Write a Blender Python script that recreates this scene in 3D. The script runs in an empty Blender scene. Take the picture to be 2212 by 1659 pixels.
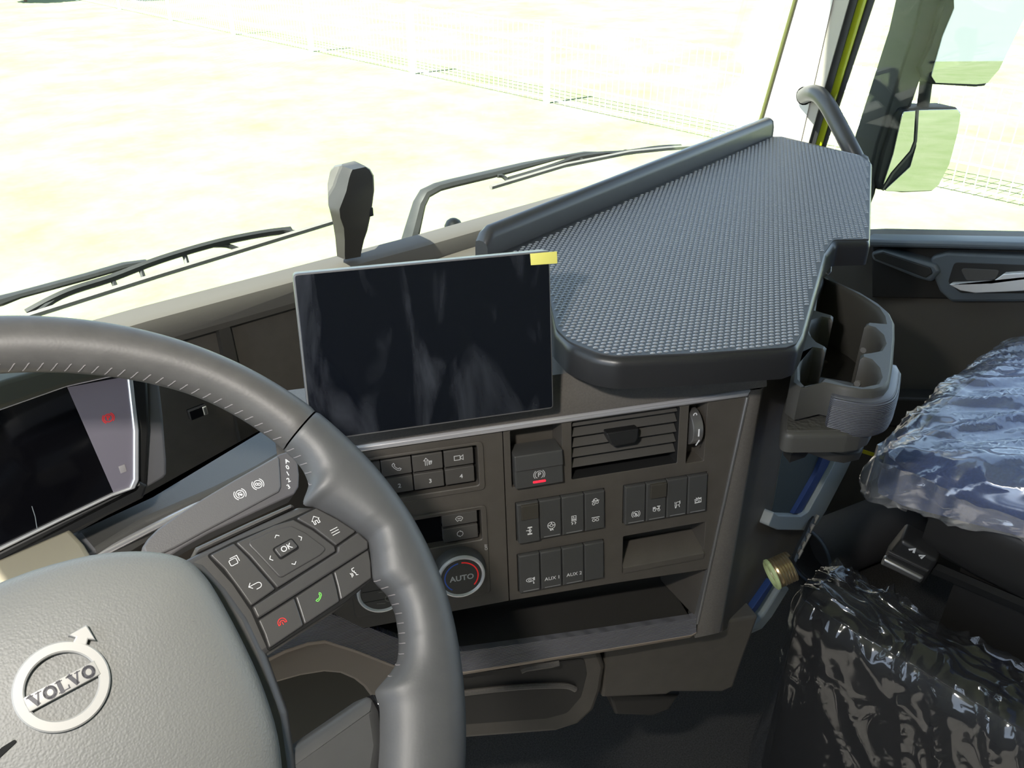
import bpy, bmesh, math, random
from math import sin, cos, radians, degrees, pi, sqrt, atan2, hypot
from mathutils import Vector as V, Matrix, noise
random.seed(7)
SC = bpy.context.scene
COL = SC.collection

# ------------------------------------------------------------------ camera
H = 2.6                                   # lens height above the grass outside
CAM = V((0, 0, H))
F = 1793.0                                # focal length in pixels of a 2212 px wide frame
PITCH, PSI = radians(30.3), radians(43.0)
_h = V((sin(PSI), cos(PSI), 0)); _r = V((cos(PSI), -sin(PSI), 0)); _u = V((0, 0, 1))
_f = _h*cos(PITCH) - _u*sin(PITCH)
_d = -_u*cos(PITCH) - _h*sin(PITCH)
cd = bpy.data.cameras.new('camera'); cam = bpy.data.objects.new('camera', cd); COL.objects.link(cam)
cd.sensor_fit = 'HORIZONTAL'; cd.sensor_width = 36.0; cd.lens = F/2212*36; cd.clip_start = .02; cd.clip_end = 500
M = Matrix.Identity(4)
for i, a in enumerate((_r, -_d, -_f)):
    for j in range(3): M[j][i] = a[j]
M.translation = CAM
cam.matrix_world = M
SC.camera = cam

# ------------------------------------------------------------------ world, sun, flash, exposure
EXPOSURE = 0.0
SKY, SUN, FLASH = 15.0, 44.0, 5.2
w = bpy.data.worlds.new('sky'); SC.world = w; w.use_nodes = True
nt = w.node_tree; nt.nodes.clear()
out = nt.nodes.new('ShaderNodeOutputWorld'); bg = nt.nodes.new('ShaderNodeBackground')
sky = nt.nodes.new('ShaderNodeTexSky'); sky.sky_type = 'HOSEK_WILKIE'; sky.turbidity = 3.0; sky.ground_albedo = .35
SUN_DIR = V((-.75, .10, 1.02)).normalized()          # towards the sun: high on the driver's side
sky.sun_direction = SUN_DIR
hs = nt.nodes.new('ShaderNodeHueSaturation'); hs.inputs['Saturation'].default_value = .62        # thin summer haze
nt.links.new(sky.outputs[0], hs.inputs['Color']); nt.links.new(hs.outputs[0], bg.inputs[0]); bg.inputs[1].default_value = SKY
nt.links.new(bg.outputs[0], out.inputs[0])
sl = bpy.data.lights.new('sun', 'SUN'); sl.energy = SUN; sl.angle = radians(.6); sl.color = (1, .95, .86)
so = bpy.data.objects.new('sun', sl); COL.objects.link(so)
so.rotation_euler = SUN_DIR.to_track_quat('Z', 'Y').to_euler(); so.location = (-6, 0, 12)
# the photographer's flash, held just above and left of the lens: it throws the hard shadow of the wheel rim on the cluster
fl = bpy.data.lights.new('camera_flash', 'AREA'); fl.shape = 'RECTANGLE'; fl.size = .05; fl.size_y = .03; fl.energy = FLASH; fl.color = (1, .95, .88)
fo = bpy.data.objects.new('camera_flash', fl); COL.objects.link(fo)
fo.location = CAM - _d*.11 - _r*.16; fo.rotation_euler = (-_f).to_track_quat('Z', 'Y').to_euler()
SC.view_settings.view_transform = 'Standard'; SC.view_settings.look = 'None'
SC.view_settings.exposure = EXPOSURE; SC.view_settings.gamma = 1; SC.view_settings.use_curve_mapping = False

# ------------------------------------------------------------------ survey helpers: sight lines to real planes
def ray(x, y): return _f + _r*((x-1106)/F) + _d*((y-829.5)/F)
def hit(x, y, p, n):
    q = ray(x, y); return CAM + q*((p-CAM).dot(n)/q.dot(n))
def onz(x, y, z): return hit(x, y, V((0, 0, H+z)), V((0, 0, 1)))      # z, below the lens
def onx(x, y, X): return hit(x, y, V((X, 0, 0)), V((1, 0, 0)))
def ony(x, y, Y): return hit(x, y, V((0, Y, 0)), V((0, 1, 0)))
class Frame:
    def __init__(s, o, ex, ey):
        s.o = V(o); s.ex = V(ex).normalized(); s.ey = V(ey); s.ey = (s.ey - s.ex*s.ey.dot(s.ex)).normalized(); s.n = s.ex.cross(s.ey)
        m = Matrix.Identity(4)
        for i, a in enumerate((s.ex, s.ey, s.n)):
            for j in range(3): m[j][i] = a[j]
        m.translation = s.o; s.M = m
    def uv(s, x, y, w=0):
        p = hit(x, y, s.o + s.n*w, s.n) - s.o; return (p.dot(s.ex), p.dot(s.ey))
    def poly(s, pts, w=0): return [s.uv(x, y, w) for x, y in pts]
    def P(s, u, v, w=0): return s.o + s.ex*u + s.ey*v + s.n*w
    def L(s, p): q = V(p)-s.o; return V((q.dot(s.ex), q.dot(s.ey), q.dot(s.n)))
WORLD = Frame((0, 0, 0), (1, 0, 0), (0, 1, 0))

# ------------------------------------------------------------------ objects
def tag(o, label=None, cat=None, group=None, kind=None):
    if label: o['label'] = label
    if cat: o['category'] = cat
    if group: o['group'] = group
    if kind: o['kind'] = kind
    return o
def thing(name, label, cat, frame=None, loc=None, group=None, kind=None):
    o = bpy.data.objects.new(name, None); COL.objects.link(o); o.empty_display_size = .02
    if frame: o.matrix_world = frame.M
    elif loc: o.location = loc
    return tag(o, label, cat, group, kind)
def link(name, me, mats, parent=None, smooth=40):
    me.name = name
    for m in (mats if isinstance(mats, (list, tuple)) else [mats]): me.materials.append(m)
    if smooth:
        me.shade_smooth(); me.set_sharp_from_angle(angle=radians(smooth))
        for p in me.polygons:
            if p.loop_total >= 5:
                for li in p.loop_indices: me.edges[me.loops[li].edge_index].use_edge_sharp = True
    o = bpy.data.objects.new(name, me); COL.objects.link(o)
    if parent: o.parent = parent
    return o
def mesh(vf):
    v, f = vf; me = bpy.data.meshes.new('m'); me.from_pydata([tuple(p) for p in v], [], f)
    bm = bmesh.new(); bm.from_mesh(me); bmesh.ops.recalc_face_normals(bm, faces=bm.faces); bm.to_mesh(me); bm.free()
    me.update(); return me
def part(name, vf, mat, parent=None, smooth=40, label=None, kind=None):
    o = link(name, mesh(vf), mat, parent, smooth)
    if label: o['label'] = label
    if kind: o['kind'] = kind
    return o
def struct(name, vf, mat, parent=None, smooth=40):
    o = part(name, vf, mat, parent, smooth); o['kind'] = 'structure' if not parent else o.get('kind', 'structure')
    if parent: del o['kind']
    return o

# ------------------------------------------------------------------ shapes (return verts, faces)
def area(p): return sum(p[i][0]*p[(i+1) % len(p)][1]-p[(i+1) % len(p)][0]*p[i][1] for i in range(len(p)))/2
def ccw(p): return list(p) if area(p) > 0 else list(reversed(p))
def rect(u0, u1, v0, v1): return [(u0, v0), (u1, v0), (u1, v1), (u0, v1)]
def rnd(p, r, n=4):
    """round the corners of a polygon; r is one radius or one per corner"""
    p = list(p); k = len(p); o = []
    rs = r if isinstance(r, (list, tuple)) else [r]*k
    if area(p) < 0: p.reverse(); rs = list(reversed(rs))
    for i in range(k):
        a, b, c = V(p[i-1]), V(p[i]), V(p[(i+1) % k]); e1, e2 = a-b, c-b
        l1, l2 = e1.length, e2.length
        if l1 < 1e-9 or l2 < 1e-9: continue
        e1 /= l1; e2 /= l2; an = e1.angle(e2, pi); t = rs[i]/max(math.tan(an/2), .05); t = min(t, l1*.48, l2*.48)
        if rs[i] <= 0 or an > 3.05: o.append(tuple(b)); continue
        A, B = b+e1*t, b+e2*t
        for j in range(n+1):
            s = j/n; o.append(tuple(A*(1-s)**2 + b*2*s*(1-s) + B*s*s))
    return o
def inset(p, d):
    k = len(p); o = []
    for i in range(k):
        a, b, c = V(p[i-1]), V(p[i]), V(p[(i+1) % k]); e1, e2 = b-a, c-b
        if e1.length < 1e-9: e1 = e2
        if e2.length < 1e-9: e2 = e1
        n1 = V((-e1.y, e1.x)).normalized(); n2 = V((-e2.y, e2.x)).normalized(); m = n1+n2
        q = max(.35, 1+n1.dot(n2)); o.append(b + m*(d/q))
    for _ in range(6):                                   # corners tighter than the inset collapse to a point
        bad = False
        for i in range(k):
            j = (i+1) % k
            if (V(p[j])-V(p[i])).dot(o[j]-o[i]) < -1e-12:
                c = (o[i]+o[j])/2; o[i] = c.copy(); o[j] = c.copy(); bad = True
        if not bad: break
    return [tuple(q) for q in o]
def bridge(rings, closed=True, cap0=False, cap1=False):
    v = []; f = []; k = len(rings[0])
    for r in rings: v += [tuple(p) for p in r]
    for i in range(len(rings)-1):
        for j in range(k if closed else k-1):
            a, b = i*k+j, i*k+(j+1) % k; f.append((a, b, b+k, a+k))
    if cap0: f.append(tuple(range(k-1, -1, -1)))
    if cap1: f.append(tuple(range((len(rings)-1)*k, len(rings)*k)))
    return v, f
def slab(p, w0, w1, bev=.0006, bottom=False, fn=None, dome=0):
    p = ccw(p); r = [[(x, y, w0) for x, y in p], [(x, y, w1-bev) for x, y in p]]
    for k, z in ((.12, .55), (.4, .2), (1, 0)): r.append([(x, y, w1-bev*z) for x, y in inset(p, bev*k)])
    v, f = bridge(r, True, bottom, True)
    if fn: v = [(x, y, z+fn(x, y) if z > w0 else z) for x, y, z in v]
    return v, f
def join(*vfs):
    V_, F_ = [], []
    for v, f in vfs:
        b = len(V_); V_ += list(v); F_ += [tuple(i+b for i in q) for q in f]
    return V_, F_
def holed(outer, holes, w0, w1, bev=.0004, hole_depth=None):
    """flat plate with openings"""
    outer = ccw(outer); loops = [outer]+[ccw(h) for h in holes]
    bm = bmesh.new(); ed = []
    inn = [inset(outer, bev)]+[inset(h, -bev) for h in loops[1:]]
    for lp in inn:
        vs = [bm.verts.new((x, y, w1)) for x, y in lp]
        for i in range(len(vs)): ed.append(bm.edges.new((vs[i], vs[(i+1) % len(vs)])))
    bmesh.ops.triangle_fill(bm, use_beauty=True, use_dissolve=False, edges=ed, normal=(0, 0, 1))
    bm.verts.ensure_lookup_table(); bm.verts.index_update()
    v = [tuple(q.co) for q in bm.verts]; f = [tuple(q.index for q in fa.verts) for fa in bm.faces]; bm.free()
    res = [(v, f)]
    for i, lp in enumerate(loops):
        b = w0 if i == 0 or hole_depth is None else hole_depth
        res.append(bridge([[(x, y, w1) for x, y in inn[i]], [(x, y, w1-bev) for x, y in lp], [(x, y, b) for x, y in lp]]))
    return join(*res)
def box(x0, x1, y0, y1, z0, z1, bev=0):
    if bev: 
        v, f = slab(rnd(rect(x0, x1, y0, y1), bev, 3), z0, z1, bev, True); return v, f
    v = [(x, y, z) for z in (z0, z1) for y in (y0, y1) for x in (x0, x1)]
    return v, [(0, 2, 3, 1), (4, 5, 7, 6), (0, 1, 5, 4), (2, 6, 7, 3), (0, 4, 6, 2), (1, 3, 7, 5)]
def recess(p, w1, depth, draft=0.0, sh=(0, 0)):
    p = ccw(p); q = inset(p, draft) if draft else p
    return bridge([[(x, y, w1) for x, y in p], [(x+sh[0], y+sh[1], w1-depth) for x, y in q]], True, False, True)
def arc(cx, cy, r, a0, a1, n=16, ry=None):
    ry = ry or r
    return [(cx+r*cos(radians(a0+(a1-a0)*i/n)), cy+ry*sin(radians(a0+(a1-a0)*i/n))) for i in range(n+1)]
def circ(cx, cy, r, n=40, ry=None): return arc(cx, cy, r, 0, 360-360/n, n-1, ry)
def lathe(prof, cx, cy, n=48):
    return bridge([[(cx+r*cos(2*pi*i/n), cy+r*sin(2*pi*i/n), w) for i in range(n)] for r, w in prof], True, False, True)
def strokes(lines, wd, w, h=.00015):
    """printed line work: narrow raised ribbons; a line whose ends meet is closed"""
    V_, F_ = [], []
    for ln in lines:
        wid = wd
        if isinstance(ln, tuple) and isinstance(ln[0], list): ln, wid = ln
        pts = [V(p) for p in ln]; closed = (pts[0]-pts[-1]).length < 1e-7 and len(pts) > 2
        if closed: pts = pts[:-1]
        k = len(pts); b = len(V_)
        for i in range(k):
            a = pts[i-1] if (i or closed) else None; c = pts[(i+1) % k] if (i < k-1 or closed) else None
            d1 = (pts[i]-a).normalized() if a is not None else (c-pts[i]).normalized()
            d2 = (c-pts[i]).normalized() if c is not None else d1
            n1, n2 = V((-d1.y, d1.x)), V((-d2.y, d2.x)); m = (n1+n2)/max(.5, 1+n1.dot(n2))*wid/2
            q = pts[i].copy()
            if a is None: q -= d1*wid*.3
            if c is None: q += d2*wid*.3
            L_, R_ = q+m, q-m
            V_ += [(L_.x, L_.y, w), (L_.x, L_.y, w+h), (R_.x, R_.y, w+h), (R_.x, R_.y, w)]
        for i in range(k if closed else k-1):
            a, c = b+4*i, b+4*((i+1) % k)
            for j in range(3): F_.append((a+j, c+j, c+j+1, a+j+1))
    return V_, F_
def disc(cx, cy, r, w, n=14): p = circ(cx, cy, r, n); return [(x, y, w) for x, y in p], [tuple(range(n))]
def tube(pts, rad, seg=12, closed=False, cap=True, flat=1.0, upv=None):
    pts = [V(p) for p in pts]; k = len(pts); rr = rad if isinstance(rad, (list, tuple)) else [rad]*k
    rings = []; prev = None
    for i in range(k):
        t = (pts[(i+1) % k] if (closed or i < k-1) else pts[i]) - (pts[i-1] if (closed or i) else pts[i]); t.normalize()
        a = upv if upv is not None else prev
        if a is None: a = V((0, 0, 1)) if abs(t.z) < .9 else V((1, 0, 0))
        a = (a - t*a.dot(t)).normalized(); prev = a; b = t.cross(a)
        rings.append([pts[i]+a*cos(2*pi*j/seg)*rr[i]*flat+b*sin(2*pi*j/seg)*rr[i] for j in range(seg)])
    if closed: rings.append(rings[0])
    return bridge(rings, True, cap and not closed, cap and not closed)
def smooth_path(pts, n=6):
    pts = [V(p) for p in pts]; o = []
    for i in range(len(pts)-1):
        a, b, c, d = pts[max(i-1, 0)], pts[i], pts[i+1], pts[min(i+2, len(pts)-1)]
        for j in range(n):
            t = j/n; o.append(.5*((2*b)+(c-a)*t+(2*a-5*b+4*c-d)*t*t+(3*b-a-3*c+d)*t**3))
    o.append(pts[-1]); return o
def rbox(x0, x1, y0, y1, z0, z1, r, n=10, fn=None):
    """rounded box as a dense skin; fn moves each point (point, outward) -> point"""
    bm = bmesh.new(); bmesh.ops.create_cube(bm, size=2); bmesh.ops.subdivide_edges(bm, edges=bm.edges[:], cuts=n, use_grid_fill=True)
    c = V(((x0+x1)/2, (y0+y1)/2, (z0+z1)/2)); hx = V(((x1-x0)/2, (y1-y0)/2, (z1-z0)/2))
    vs = []
    for q in bm.verts:
        p = V((q.co.x*hx.x, q.co.y*hx.y, q.co.z*hx.z)); k = V([max(-(hx[i]-r), min(hx[i]-r, p[i])) for i in range(3)])
        d = p-k; d = d.normalized() if d.length > 1e-6 else V((0, 0, 0)); p = k+d*r+c
        if fn: p = fn(p, d)
        vs.append(p)
    bm.verts.index_update(); f = [tuple(v.index for v in fa.verts) for fa in bm.faces]; bm.free()
    return vs, f
def plane_solid(poly3, thick):
    """prism: world polygon pushed along a vector"""
    t = V(thick); return bridge([[V(p) for p in poly3], [V(p)+t for p in poly3]], True, True, True)
def extrude_x(prof, x0, x1): return bridge([[(x0, y, z) for y, z in prof], [(x1, y, z) for y, z in prof]], True, True, True)
def text(name, s, size, u, v, w, mat, parent, rot=0, sx=1.0, align='CENTER', bold=0):
    cu = bpy.data.curves.new('t', 'FONT'); cu.body = s; cu.size = 1; cu.align_x = align; cu.align_y = 'CENTER'; cu.extrude = 0; cu.resolution_u = 3; cu.offset = bold
    o = bpy.data.objects.new('t', cu); me = bpy.data.meshes.new_from_object(o)
    bpy.data.objects.remove(o); bpy.data.curves.remove(cu)
    c, n = cos(radians(rot)), sin(radians(rot))
    for q in me.vertices:
        x, y = q.co.x*size*sx, q.co.y*size; q.co = (u+x*c-y*n, v+x*n+y*c, w)
    me.materials.clear()
    return link(name, me, mat, parent, 0)

# ------------------------------------------------------------------ materials
def mk(name, col, rough=.5, metal=0, spec=.5, var=0, vscale=60, bump=0, bscale=900, bkind='noise', coat=0, emit=None, estr=1, dist=.0004, sheen=0):
    m = bpy.data.materials.new(name); m.use_nodes = True; t = m.node_tree; b = t.nodes['Principled BSDF']
    b.inputs['Base Color'].default_value = (*col, 1); b.inputs['Roughness'].default_value = rough; b.inputs['Metallic'].default_value = metal
    b.inputs['Specular IOR Level'].default_value = spec; b.inputs['Coat Weight'].default_value = coat; b.inputs['Coat Roughness'].default_value = .08
    if sheen: b.inputs['Sheen Weight'].default_value = sheen
    tc = t.nodes.new('ShaderNodeTexCoord')
    if var:
        n = t.nodes.new('ShaderNodeTexNoise'); n.inputs['Scale'].default_value = vscale; n.inputs['Detail'].default_value = 4
        r = t.nodes.new('ShaderNodeValToRGB'); k = 1-var; e = 1+var
        r.color_ramp.elements[0].position = .3; r.color_ramp.elements[1].position = .7
        r.color_ramp.elements[0].color = (col[0]*k, col[1]*k, col[2]*k, 1); r.color_ramp.elements[1].color = (min(col[0]*e, 1), min(col[1]*e, 1), min(col[2]*e, 1), 1)
        t.links.new(tc.outputs['Object'], n.inputs['Vector']); t.links.new(n.outputs[0], r.inputs[0]); t.links.new(r.outputs[0], b.inputs['Base Color'])
    if bump:
        bp = t.nodes.new('ShaderNodeBump'); bp.inputs['Strength'].default_value = bump; bp.inputs['Distance'].default_value = dist
        if bkind == 'noise': n = t.nodes.new('ShaderNodeTexNoise'); n.inputs['Scale'].default_value = bscale; n.inputs['Detail'].default_value = 3; o = n.outputs[0]
        elif bkind == 'voronoi': n = t.nodes.new('ShaderNodeTexVoronoi'); n.inputs['Scale'].default_value = bscale; n.feature = 'SMOOTH_F1'; o = n.outputs[0]
        else:
            n = t.nodes.new('ShaderNodeTexWave'); n.wave_type = 'BANDS'; n.bands_direction = bkind; n.inputs['Scale'].default_value = bscale; n.wave_profile = 'SIN'; o = n.outputs[1]
        t.links.new(tc.outputs['Object'], n.inputs['Vector']); t.links.new(o, bp.inputs['Height']); t.links.new(bp.outputs[0], b.inputs['Normal'])
    if emit: b.inputs['Emission Color'].default_value = (*emit, 1); b.inputs['Emission Strength'].default_value = estr
    return m
def see_through(name, tint, gloss, rough=.03, fres=1.45, bump=0, bscale=30, haze=0):
    """thin clear sheet: passes light straight, reflects by Fresnel"""
    m = bpy.data.materials.new(name); m.use_nodes = True; t = m.node_tree; t.nodes.clear()
    o = t.nodes.new('ShaderNodeOutputMaterial'); mx = t.nodes.new('ShaderNodeMixShader'); tr = t.nodes.new('ShaderNodeBsdfTransparent'); gl = t.nodes.new('ShaderNodeBsdfGlossy')
    fr = t.nodes.new('ShaderNodeFresnel'); fr.inputs[0].default_value = fres; ad = t.nodes.new('ShaderNodeMath'); ad.operation = 'ADD'; ad.inputs[1].default_value = gloss; ad.use_clamp = True
    tr.inputs[0].default_value = (*tint, 1); gl.inputs['Roughness'].default_value = rough; gl.inputs['Color'].default_value = (1, 1, 1, 1)
    ge = t.nodes.new('ShaderNodeNewGeometry'); io = t.nodes.new('ShaderNodeMapRange'); io.inputs[3].default_value = fres; io.inputs[4].default_value = 1/fres
    t.links.new(ge.outputs['Backfacing'], io.inputs[0]); t.links.new(io.outputs[0], fr.inputs[0])
    t.links.new(fr.outputs[0], ad.inputs[0]); t.links.new(ad.outputs[0], mx.inputs[0]); t.links.new(gl.outputs[0], mx.inputs[2])
    if haze:                                                 # milky share of the film
        m2 = t.nodes.new('ShaderNodeMixShader'); m2.inputs[0].default_value = haze; df = t.nodes.new('ShaderNodeBsdfDiffuse'); df.inputs[0].default_value = (.85, .88, .92, 1)
        t.links.new(tr.outputs[0], m2.inputs[1]); t.links.new(df.outputs[0], m2.inputs[2]); t.links.new(m2.outputs[0], mx.inputs[1])
    else: t.links.new(tr.outputs[0], mx.inputs[1])
    t.links.new(mx.outputs[0], o.inputs[0])
    if bump:
        tc = t.nodes.new('ShaderNodeTexCoord'); n = t.nodes.new('ShaderNodeTexNoise'); n.inputs['Scale'].default_value = bscale; n.inputs['Detail'].default_value = 2; n.inputs['Distortion'].default_value = 1.2; n.noise_type = 'RIDGED_MULTIFRACTAL'
        bp = t.nodes.new('ShaderNodeBump'); bp.inputs['Strength'].default_value = bump; bp.inputs['Distance'].default_value = .01
        t.links.new(tc.outputs['Object'], n.inputs['Vector']); t.links.new(n.outputs[0], bp.inputs['Height']); t.links.new(bp.outputs[0], gl.inputs['Normal']); t.links.new(bp.outputs[0], fr.inputs['Normal'])
    return m
PANEL = mk('panel_plastic', (.082, .073, .062), .5, var=.06, bump=.25, bscale=1600)
FASCIA = mk('grained_fascia', (.12, .11, .098), .55, var=.1, vscale=500, bump=.5, bscale=1300)
SWITCH = mk('switch_plastic', (.060, .060, .058), .42, bump=.1, bscale=1500)
BUTTON = mk('button_plastic', (.075, .070, .064), .45)
BLACK = mk('black_plastic', (.012, .012, .012), .5)
GAP = mk('dark_gap', (.004, .004, .004), .9)
GLOSSBLK = mk('gloss_black', (.006, .006, .007), .08, spec=.5)
CHROME = mk('satin_chrome', (.72, .71, .73), .3, .55)
SILVER = mk('silver_plastic', (.42, .41, .40), .32, .8)
RINGS = mk('ring_silver', (.80, .79, .78), .35, .25)
PRINT = mk('white_print', (.85, .85, .85), .5)
GREYPRINT = mk('grey_print', (.6, .6, .6), .5)
REDLED = mk('red_led', (.8, .02, .03), .4, emit=(1, .02, .05), estr=1.2)
REDPRINT = mk('red_print', (.75, .02, .02), .5, emit=(1, .03, .03), estr=.25)
GREENPRINT = mk('green_print', (.2, .7, .12), .5, emit=(.2, .8, .1), estr=.15)
BLUEPRINT = mk('blue_print', (.06, .16, .7), .5)
LEATHER = mk('steering_leather', (.078, .074, .071), .48, var=.08, vscale=90, bump=.12, bscale=520, bkind='voronoi', dist=.0004)
LEATHER2 = mk('steering_leather_smooth', (.072, .072, .073), .48, var=.05, vscale=60, bump=.08, bscale=600, bkind='voronoi', dist=.0004)
THREAD = mk('grey_thread', (.22, .20, .20), .6)
PAD = mk('airbag_pad_grain', (.165, .165, .155), .5, bump=.45, bscale=850, bkind='voronoi', dist=.0004)
WPLASTIC = mk('wheel_plastic', (.060, .058, .058), .4, bump=.08, bscale=1500)
RIB = mk('ribbed_trim', (.17, .17, .19), .38, .3, bump=1, bscale=200, bkind='Y', dist=.0008)
BEIGE = mk('brown_beige_plastic', (.33, .27, .215), .6, bump=.3, bscale=1200)
DASH = mk('dash_plastic', (.075, .067, .056), .6, var=.06, bump=.3, bscale=1000)
RAILM = mk('dash_rail', (.10, .092, .08), .5, bump=.2, bscale=1000)
LEDGE = mk('ledge_plastic', (.10, .098, .092), .45, bump=.35, bscale=1200)
CREAM = mk('column_cover', (.30, .27, .20), .6)
SCREEN = mk('screen_glass', (.004, .005, .008), .09, spec=.6)
def smears(m):  # smears, with bluish cabin reflection streaks painted into the base colour
    t = m.node_tree; b = t.nodes['Principled BSDF']; tc = t.nodes.new('ShaderNodeTexCoord'); mp = t.nodes.new('ShaderNodeMapping')
    mp.inputs['Rotation'].default_value = (0, 0, radians(-28)); mp.inputs['Scale'].default_value = (26, 7, 1)
    n = t.nodes.new('ShaderNodeTexNoise'); n.inputs['Scale'].default_value = 1.0; n.inputs['Detail'].default_value = 5; n.inputs['Distortion'].default_value = .8
    r = t.nodes.new('ShaderNodeValToRGB'); e = r.color_ramp.elements; e[0].position = .52; e[0].color = (.004, .005, .008, 1); e[1].position = .78; e[1].color = (.05, .055, .068, 1)
    t.links.new(tc.outputs['Object'], mp.inputs[0]); t.links.new(mp.outputs[0], n.inputs['Vector']); t.links.new(n.outputs[0], r.inputs[0]); t.links.new(r.outputs[0], b.inputs['Base Color'])
smears(SCREEN)
CLUSTER = mk('cluster_glass', (.003, .003, .004), .07, spec=.5)
CLUSTERGREY = mk('cluster_grey_field', (.13, .12, .14), .35, emit=(.10, .09, .11), estr=.5)
STICKER = mk('yellow_sticker', (.80, .74, .18), .45)
MATR = mk('rubber_mat', (.035, .036, .038), .5, bump=.1, bscale=800)
DIMPLE = mk('rubber_dimple', (.27, .28, .30), .26)  # same rubber as the mat, paler: sky sheen put into the colour
TABLE = mk('table_black', (.022, .022, .023), .36, bump=.1, bscale=900)
HOLDER = mk('holder_plastic', (.062, .06, .054), .5, bump=.3, bscale=1100)
RIBH = mk('ribbed_badge', (.11, .115, .135), .38, .2, bump=1, bscale=170, bkind='Z', dist=.0008)
RIMGREY = mk('pocket_rim', (.24, .27, .28), .5)
BLUEP = mk('blue_stripe', (.015, .04, .15), .5)
NET = mk('pocket_lining', (.03, .042, .045), .8, bump=.6, bscale=300)
DOOR = mk('door_panel', (.085, .078, .066), .65, bump=.3, bscale=900)
DOORD = mk('door_dark', (.02, .019, .017), .6)
DOORB = mk('door_blue_grey', (.10, .12, .135), .45)
PILLAR = mk('pillar_trim', (.62, .60, .56), .6)
RUBBER = mk('black_rubber', (.012, .012, .013), .55)
GREENPAINT = mk('yellow_green_paint', (.34, .40, .01), .25, coat=.6)
GREYMETAL = mk('grey_powdercoat', (.06, .058, .058), .35)
MIRRORARM = mk('mirror_arm', (.014, .016, .017), .6, spec=.15, bump=.3, bscale=250)
MIRROR = mk('mirror_glass', (.42, .44, .43), .01, 1)
WIPER = mk('wiper_black', (.015, .016, .016), .5, spec=.2)
CARPET = mk('floor_carpet', (.06, .058, .055), .95, var=.4, vscale=400, bump=.8, bscale=700, dist=.002)
ROOFM = mk('headliner', (.40, .38, .35), .9)
WALLM = mk('cab_wall', (.22, .21, .2), .8)
SEATBLUE = mk('blue_seat_fabric', (.028, .075, .25), .85, var=.2, vscale=350, bump=.5, bscale=800, sheen=.2)
SEATBASE = mk('seat_base', (.022, .021, .02), .55, bump=.2, bscale=800)
BAGBLACK = mk('black_case', (.010, .010, .011), .6)
SLEEVE = mk('dark_grey_sleeve', (.08, .08, .085), .7, bump=.3, bscale=900)
SLEEVEEDGE = mk('sleeve_edge', (.12, .15, .2), .5)
COPPER = mk('brass_coil', (.55, .45, .28), .3, .9)
YELLOW = mk('yellow_strap', (.6, .55, .02), .6)
GLASS = see_through('window_glass', (.93, .97, .95), 0.0, .0, 1.45)
FILM = see_through('clear_plastic_film', (.92, .93, .95), .02, .09, 1.5, bump=.55, bscale=16, haze=.012)
FILM2 = see_through('clear_plastic_cover', (.90, .92, .95), .08, .14, 1.55, bump=.3, bscale=14, haze=.09)
def grass():
    m = mk('sunlit_grass', (.3, .4, .12), .9); t = m.node_tree; b = t.nodes['Principled BSDF']
    tc = t.nodes.new('ShaderNodeTexCoord'); n = t.nodes.new('ShaderNodeTexNoise'); n.inputs['Scale'].default_value = .8; n.inputs['Detail'].default_value = 9; n.inputs['Roughness'].default_value = .75
    r = t.nodes.new('ShaderNodeValToRGB'); e = r.color_ramp.elements
    e[0].position = .34; e[0].color = (.112, .145, .062, 1); e[1].position = .62; e[1].color = (.158, .176, .105, 1)
    t.links.new(tc.outputs['Object'], n.inputs['Vector']); t.links.new(n.outputs[0], r.inputs[0]); t.links.new(r.outputs[0], b.inputs['Base Color']); b.inputs['Specular IOR Level'].default_value = .1
    return m
GRASS = grass()
LEAF = mk('tree_leaf', (.10, .22, .03), .8, var=.4, vscale=3)
BARK = mk('bark', (.12, .08, .05), .9)
FENCEM = mk('fence_galvanised', (.75, .75, .74), .5)

# ------------------------------------------------------------------ outside
def Z(z): return H+z
ground = struct('ground', ([(-40, -40, 0), (80, -40, 0), (80, 90, 0), (-40, 90, 0)], [(0, 1, 2, 3)]), GRASS, smooth=0)
fence = thing('mesh_fence', 'pale galvanised wire fence across the sunlit meadow beyond the windows', 'fence', loc=(9.0, 0, 0))
FH = 1.08
pm = mesh(box(-.035, .035, -.035, .035, 0, FH+.05, .006))
ys = [-7.5, -4.2, -.95, 2.3, 5.6, 8.9, 12.15, 15.45, 18.7, 22.0, 25.3, 28.6]
for i, y in enumerate(ys):
    o = link('post', pm, FENCEM, fence) if i == 0 else bpy.data.objects.new('post', pm)
    if i: COL.objects.link(o); o.parent = fence
    o.location = (0, y, 0)
rm = mesh(box(-.006, .006, 0, 3.3, -.009, .009))
first = True
for y in ys[:-1]:
    for z in (.06, .30, .55, .80, FH-.02):
        if first: o = link('rail', rm, FENCEM, fence, 0); first = False
        else: o = bpy.data.objects.new('rail', rm); COL.objects.link(o); o.parent = fence
        o.location = (.04, y, z)
vv, ff = [], []
y = -7.5
while y < 28.5:
    a = box(-.004, .004, y-.004, y+.004, .02, FH); b = len(vv); vv += [(p[0]+.03, p[1], p[2]) for p in a[0]]; ff += [tuple(i+b for i in q) for q in a[1]]; y += .11
part('wire', (vv, ff), FENCEM, fence, 0, kind='stuff')
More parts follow.
